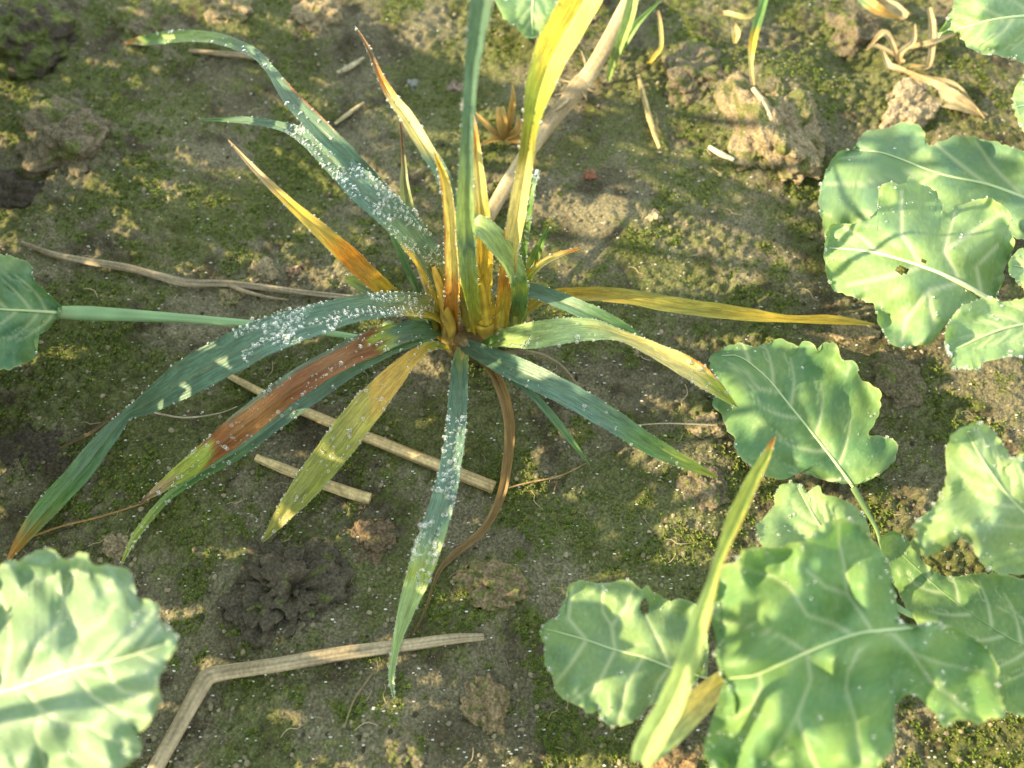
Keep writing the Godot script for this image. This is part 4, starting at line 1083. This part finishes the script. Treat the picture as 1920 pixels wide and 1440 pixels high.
	# left edge leaf whose stalk runs to the grass plant's foot
	cr = onsoil(735, 645)
	r = thing("oilseed_rape_seedling", "small oilseed rape seedling with long stalk and shaded leaf at the left edge", "rape plant", cr)
	crown_of(r, cr, 0.002)
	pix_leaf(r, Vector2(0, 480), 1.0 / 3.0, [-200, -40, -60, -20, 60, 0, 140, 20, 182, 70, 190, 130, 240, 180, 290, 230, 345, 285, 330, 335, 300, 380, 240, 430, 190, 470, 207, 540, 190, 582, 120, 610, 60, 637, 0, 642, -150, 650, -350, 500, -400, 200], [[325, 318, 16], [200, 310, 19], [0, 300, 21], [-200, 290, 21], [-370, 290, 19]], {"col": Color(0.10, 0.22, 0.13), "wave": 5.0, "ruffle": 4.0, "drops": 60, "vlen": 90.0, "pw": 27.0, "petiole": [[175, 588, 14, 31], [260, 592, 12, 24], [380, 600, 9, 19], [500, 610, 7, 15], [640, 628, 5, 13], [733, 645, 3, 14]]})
	# top edge
	cr = onsoil(1020, -190)
	r = thing("oilseed_rape_plant", "oilseed rape plant showing one leaf tip between the tall blades at the top edge", "rape plant", cr, "oilseed rape plants")
	crown_of(r, cr, 0.004)
	pix_leaf(r, Vector2(640, 0), 1.0 / 3.0, [840, -80, 870, 10, 900, 80, 940, 130, 985, 150, 1010, 190, 1070, 217, 1120, 203, 1165, 196, 1205, 168, 1240, 120, 1295, 55, 1310, -60, 1250, -200, 1130, -260, 980, -240, 890, -170], [[1100, -250, 12], [1090, -100, 16], [1075, 60, 18], [1075, 200, 14]], {"col": Color(0.12, 0.25, 0.12), "wave": 4.0, "ruffle": 3.0, "drops": 60, "vlen": 60.0, "petiole": [[1015, -130, 10, 12], [1020, -185, 5, 16]]})

# ---------------------------------------------------------------- neighbouring rape on the sun's side, whose leaves shade the soil
func make_neighbours() -> void:
	var crowns := [Vector3(-0.29, 0, -0.36), Vector3(-0.27, 0, -0.27), Vector3(-0.30, 0, -0.18), Vector3(-0.26, 0, -0.10), Vector3(-0.31, 0, -0.02), Vector3(-0.36, 0, -0.23), Vector3(-0.37, 0, -0.10)]
	var words := ["left of the picture beside the mossy top left clod", "left of the picture beside the dark wet clod", "left of the picture level with the dry twig", "left of the picture level with the rust brown blade", "left of the picture beside the bright corner leaf", "in the second row left of the dry twig", "in the second row left of the bright corner leaf"]
	var roots := []
	for i in crowns.size():
		var p: Vector3 = crowns[i]
		var t := thing("oilseed_rape_plant", "leafy oilseed rape plant " + words[i], "rape plant", p, "oilseed rape plants")
		crown_of(t, p, 0.005)
		roots.append(t)
	# where the shade of each leaf falls on the soil, and its radius
	var shade := [[60, 70, 110], [170, 160, 75], [330, 190, 90], [560, 100, 60], [700, 110, 90], [60, 330, 110], [160, 430, 90], [250, 260, 70], [430, 260, 80], [560, 350, 80], [650, 240, 70], [480, 420, 65], [60, 570, 130], [260, 580, 110], [420, 640, 110], [600, 460, 70], [100, 760, 140], [280, 740, 120], [480, 780, 130], [660, 720, 120], [120, 920, 130], [350, 950, 120], [560, 950, 130], [760, 900, 130], [450, 1130, 130], [650, 1120, 120], [820, 1030, 100], [620, 1300, 130], [400, 1330, 110], [790, 1180, 90], [990, 1180, 110], [1010, 1010, 110], [950, 840, 100], [1120, 900, 90], [1130, 780, 80], [1040, 1330, 90], [1150, 560, 90], [800, 480, 80], [1100, 330, 80], [640, 600, 90], [1290, 590, 70], [820, 200, 70], [1200, 1000, 80], [1180, 240, 50], [330, 1080, 90], [330, 1230, 90], [500, 1250, 80], [480, 1400, 90], [700, 1400, 80], [280, 1400, 90], [860, 1240, 60], [1100, 1200, 80], [1100, 650, 70], [220, 690, 70], [520, 530, 50],
		[600, 598, 60, 36], [490, 640, 72, 36], [390, 690, 75, 28], [320, 728, 60, 22], [280, 752, 60, 17], [180, 850, 60, 9], [620, 685, 50, 24], [500, 765, 55, 20], [390, 850, 50, 13], [590, 885, 50, 10], [855, 770, 45, 23], [840, 900, 50, 24], [795, 1050, 45, 16], [955, 690, 45, 21], [1060, 738, 45, 24], [1160, 795, 45, 19], [650, 300, 50, 54], [550, 195, 45, 54], [720, 380, 50, 50], [540, 240, 40, 44], [60, 590, 90, 20], [1440, 690, 75, 9], [1450, 860, 85, 12], [1500, 770, 80, 12], [1690, 300, 80, 18], [1850, 330, 80, 20], [1470, 1180, 75, 47], [1640, 1210, 75, 46]]
	for s in shade:
		var g := onsoil(s[0], s[1]) if s.size() < 4 else at(s[0], s[1], s[3] * 0.001)
		var size: float = 2.1 * s[2] * depth_of(g) / fpx
		var h := 0.035
		var c := g
		while h < 0.2:
			c = g + to_sun * (h / to_sun.y)
			var dd := depth_of(c)
			var px: float = 960.0 + (c.x - eye.x) / dd * fpx
			if dd < 0.02 or px + 0.75 * size / dd * fpx < -40.0: break
			h += 0.004
		h += rng.randf_range(0.0, 0.01)
		c = g + to_sun * (h / to_sun.y)
		var best := 0
		for i in crowns.size():
			if crowns[i].distance_to(c) + 0.02 * roots[i].get_child_count() < crowns[best].distance_to(c) + 0.02 * roots[best].get_child_count(): best = i
		var cr: Vector3 = crowns[best] + Vector3(0, 0.006, 0)
		var dir := c - cr
		free_leaf(roots[best], c, atan2(-dir.z, dir.x), size, rng.randf_range(-0.25, 0.1), cr)

# ---------------------------------------------------------------- other grasses
func make_small_grasses() -> void:
	var f := onsoil(1440, 1215)
	var t := thing("grass_seedling", "pale green grass shoot folded over between the rape leaves at the bottom", "grass", f)
	blade(t, [[1440, 1215, 8, 20], [1352, 1280, 30, 40], [1300, 1328, 40, 52], [1245, 1385, 46, 50], [1205, 1425, 48, 34]], [[0.0, GR], [0.3, YG], [0.6, PY], [1.0, PG]], {"fold": 0.3, "rim": 300.0})
	blade(t, [[1200, 1432, 48, 36], [1218, 1392, 52, 52], [1258, 1320, 57, 48], [1288, 1245, 61, 42], [1312, 1165, 63, 34], [1334, 1095, 64, 20], [1352, 1040, 63, 20], [1378, 972, 60, 30], [1412, 900, 56, 26], [1436, 855, 53, 17], [1453, 818, 50, 3]], [[0.0, PG], [0.3, Color(0.33, 0.45, 0.13)], [0.7, YG], [0.92, YG], [0.97, ORA], [1.0, RU]], {"fold": 0.5, "rim": 500.0, "edge": [Color(0.5, 0.33, 0.08), 1, 0.7, 0.3, 1.0]})
	f = onsoil(1140, 158)
	t = thing("grass_seedling", "small two leaved green grass seedling behind the frayed straw node", "grass", f)
	blade(t, [[1138, 158, 2, 6], [1150, 115, 12, 16], [1165, 75, 20, 20], [1180, 30, 27, 22], [1190, -20, 33, 20]], [[0.0, PG], [1.0, PG]], {"fold": 0.6})
	blade(t, [[1150, 120, 10, 8], [1178, 70, 18, 14], [1200, 38, 22, 12], [1238, 2, 26, 3]], [[0.0, PG], [1.0, GR]], {"fold": 0.6})
	blade(t, [[1125, 162, 2, 8], [1112, 135, 7, 16], [1097, 105, 10, 4]], [[0.0, TA], [0.6, DG], [1.0, DG]], {"fold": 0.5})
	f = onsoil(1600, 0)
	t = thing("grass_seedling", "green grass blade at the top edge beside the dead shoots", "grass", f)
	blade(t, [[1600, -25, 6, 20], [1625, 3, 10, 24], [1652, 22, 10, 20], [1690, 36, 7, 4]], [[0.0, GR], [0.45, PG], [0.65, Color(0.5, 0.3, 0.08)], [1.0, Color(0.5, 0.3, 0.08)]], {"fold": 0.4})

# ---------------------------------------------------------------- what nobody could count
func make_stuff() -> void:
	# crumbs of soil, pale chips
	var v := PackedVector3Array()
	var idx := PackedInt32Array()
	var ring := []
	for i in 5:
		for j in 6:
			var th := PI * i / 4.0
			var ph := TAU * (j + 0.5 * (i % 2)) / 6.0
			ring.append(Vector3(sin(th) * cos(ph), cos(th), sin(th) * sin(ph)) * (rng.randf_range(0.7, 1.2) if i > 0 and i < 4 else 0.85))
	for i in 4:
		for j in 6:
			var a := i * 6 + j
			var b := i * 6 + (j + 1) % 6
			for t in [a, b, a + 6, b, b + 6, a + 6]:   # flat, broken faces
				idx.append(v.size())
				v.append(ring[t])
	var crumb := build(v, PackedColorArray(), PackedVector2Array(), idx)
	var xf := []
	var cols := []
	for k in 26000:
		var px := rng.randf_range(-60, 1980)
		var py := rng.randf_range(-60, 1500)
		var p := at(px, py, 0.0)
		var thick := n_b.get_noise_2d(p.x * 900.0, p.z * 900.0 + 500.0)
		if thick < 0.0 and rng.randf() < 0.6: continue
		var r := 0.00014 + 0.0006 * pow(rng.randf(), 7.0)
		p.y = soil_fine(p.x, p.z) + r * 0.2
		xf.append(Transform3D(Basis(Vector3(rng.randf_range(-1, 1), rng.randf_range(-1, 1), rng.randf_range(-1, 1)).normalized(), rng.randf() * TAU).scaled(Vector3(r, r * rng.randf_range(0.5, 1.0), r * rng.randf_range(0.7, 1.4))), p))
		var m := rng.randf_range(0.6, 1.5)
		var col := Color(0.26 * m, 0.225 * m, 0.15 * m)
		var kind := rng.randf()
		if kind > 0.86:
			col = Color(0.80, 0.79, 0.72) * rng.randf_range(0.7, 1.15)
			r = rng.randf_range(0.0001, 0.0003)
			xf[-1] = Transform3D(Basis(Vector3(rng.randf_range(-1, 1), 1, rng.randf_range(-1, 1)).normalized(), rng.randf() * TAU).scaled(Vector3(r * 1.6, r * 0.6, r * 0.8)), p + Vector3(0, 0.0001, 0))
		elif kind > 0.81: col = Color(0.40, 0.34, 0.22)
		elif kind > 0.7: col = Color(0.06, 0.05, 0.035)
		cols.append(col)
	var o := scatter("soil_crumbs", crumb, mats.dry, xf, self, cols)
	o.set_meta("label", "loose crumbs of soil and pale grit strewn over the ground")
	o.set_meta("category", "crumbs")
	# moss shoots: little rosettes
	var mv := PackedVector3Array()
	var mi := PackedInt32Array()
	for k in 7:
		var a := TAU * k / 7.0 + 0.3 * sin(k * 5.0)
		var d := Vector3(cos(a), 0, sin(a))
		var s := Vector3(-sin(a), 0, cos(a)) * 0.16
		var out := 0.55 + 0.2 * sin(k * 3.0)
		var b := mv.size()
		mv.append_array([s * 0.5, -s * 0.5, d * out * 0.5 + Vector3(0, 0.55, 0) + s, d * out * 0.5 + Vector3(0, 0.55, 0) - s, d * out + Vector3(0, 0.85, 0)])
		mi.append_array([b, b + 2, b + 1, b + 1, b + 2, b + 3, b + 2, b + 4, b + 3])
	var rosette := build(mv, PackedColorArray(), PackedVector2Array(), mi)
	xf = []
	cols = []
	for k in 60000:
		var px := rng.randf_range(-60, 1980)
		var py := rng.randf_range(-60, 1500)
		var p := at(px, py, 0.0)
		if rng.randf() > mossy(p.x, p.z): continue
		var r := rng.randf_range(0.0004, 0.0010)
		p.y = soil_fine(p.x, p.z) - 0.0001
		xf.append(Transform3D(Basis(Vector3.UP, rng.randf() * TAU).rotated(Vector3.RIGHT, rng.randf_range(-0.4, 0.4)).scaled(Vector3.ONE * r), p))
		var m := rng.randf_range(0.7, 1.4)
		var y := rng.randf()
		cols.append(Color(0.10 * m, 0.155 * m, 0.02 * m).lerp(Color(0.24, 0.24, 0.05), y * y * 0.7))
	o = scatter("moss", rosette, mats.moss, xf, self, cols)
	o.set_meta("label", "short green moss growing in patches over the soil")
	o.set_meta("category", "moss")
	# bits of dry fibre
	var fv := []
	for k in 5: fv.append(Vector4((k - 2) * 0.5, 0.12 * sin(k * 1.4), 0.18 * cos(k * 1.9), 0.045 - 0.008 * absf(k - 2)))
	var fibre := tube(fv, 5, 0.8, Color(1, 1, 1), 0.0, Vector3.ZERO, 2)
	xf = []
	cols = []
	for k in 700:
		var p := at(rng.randf_range(-40, 1960), rng.randf_range(-40, 1480), 0.0)
		var r := 0.0006 + 0.0025 * pow(rng.randf(), 3.0)
		p.y = soil_fine(p.x, p.z) + 0.0003
		xf.append(Transform3D(Basis(Vector3.UP, rng.randf() * TAU).rotated(Vector3.RIGHT, rng.randf_range(-0.3, 0.3)).scaled(Vector3.ONE * r), p))
		var m := rng.randf_range(0.4, 1.3)
		cols.append(Color(0.45 * m, 0.37 * m, 0.23 * m))
	o = scatter("plant_litter", fibre, mats.dry, xf, self, cols)
	o.set_meta("label", "tiny dry plant fibres scattered on the soil")
	o.set_meta("category", "litter")
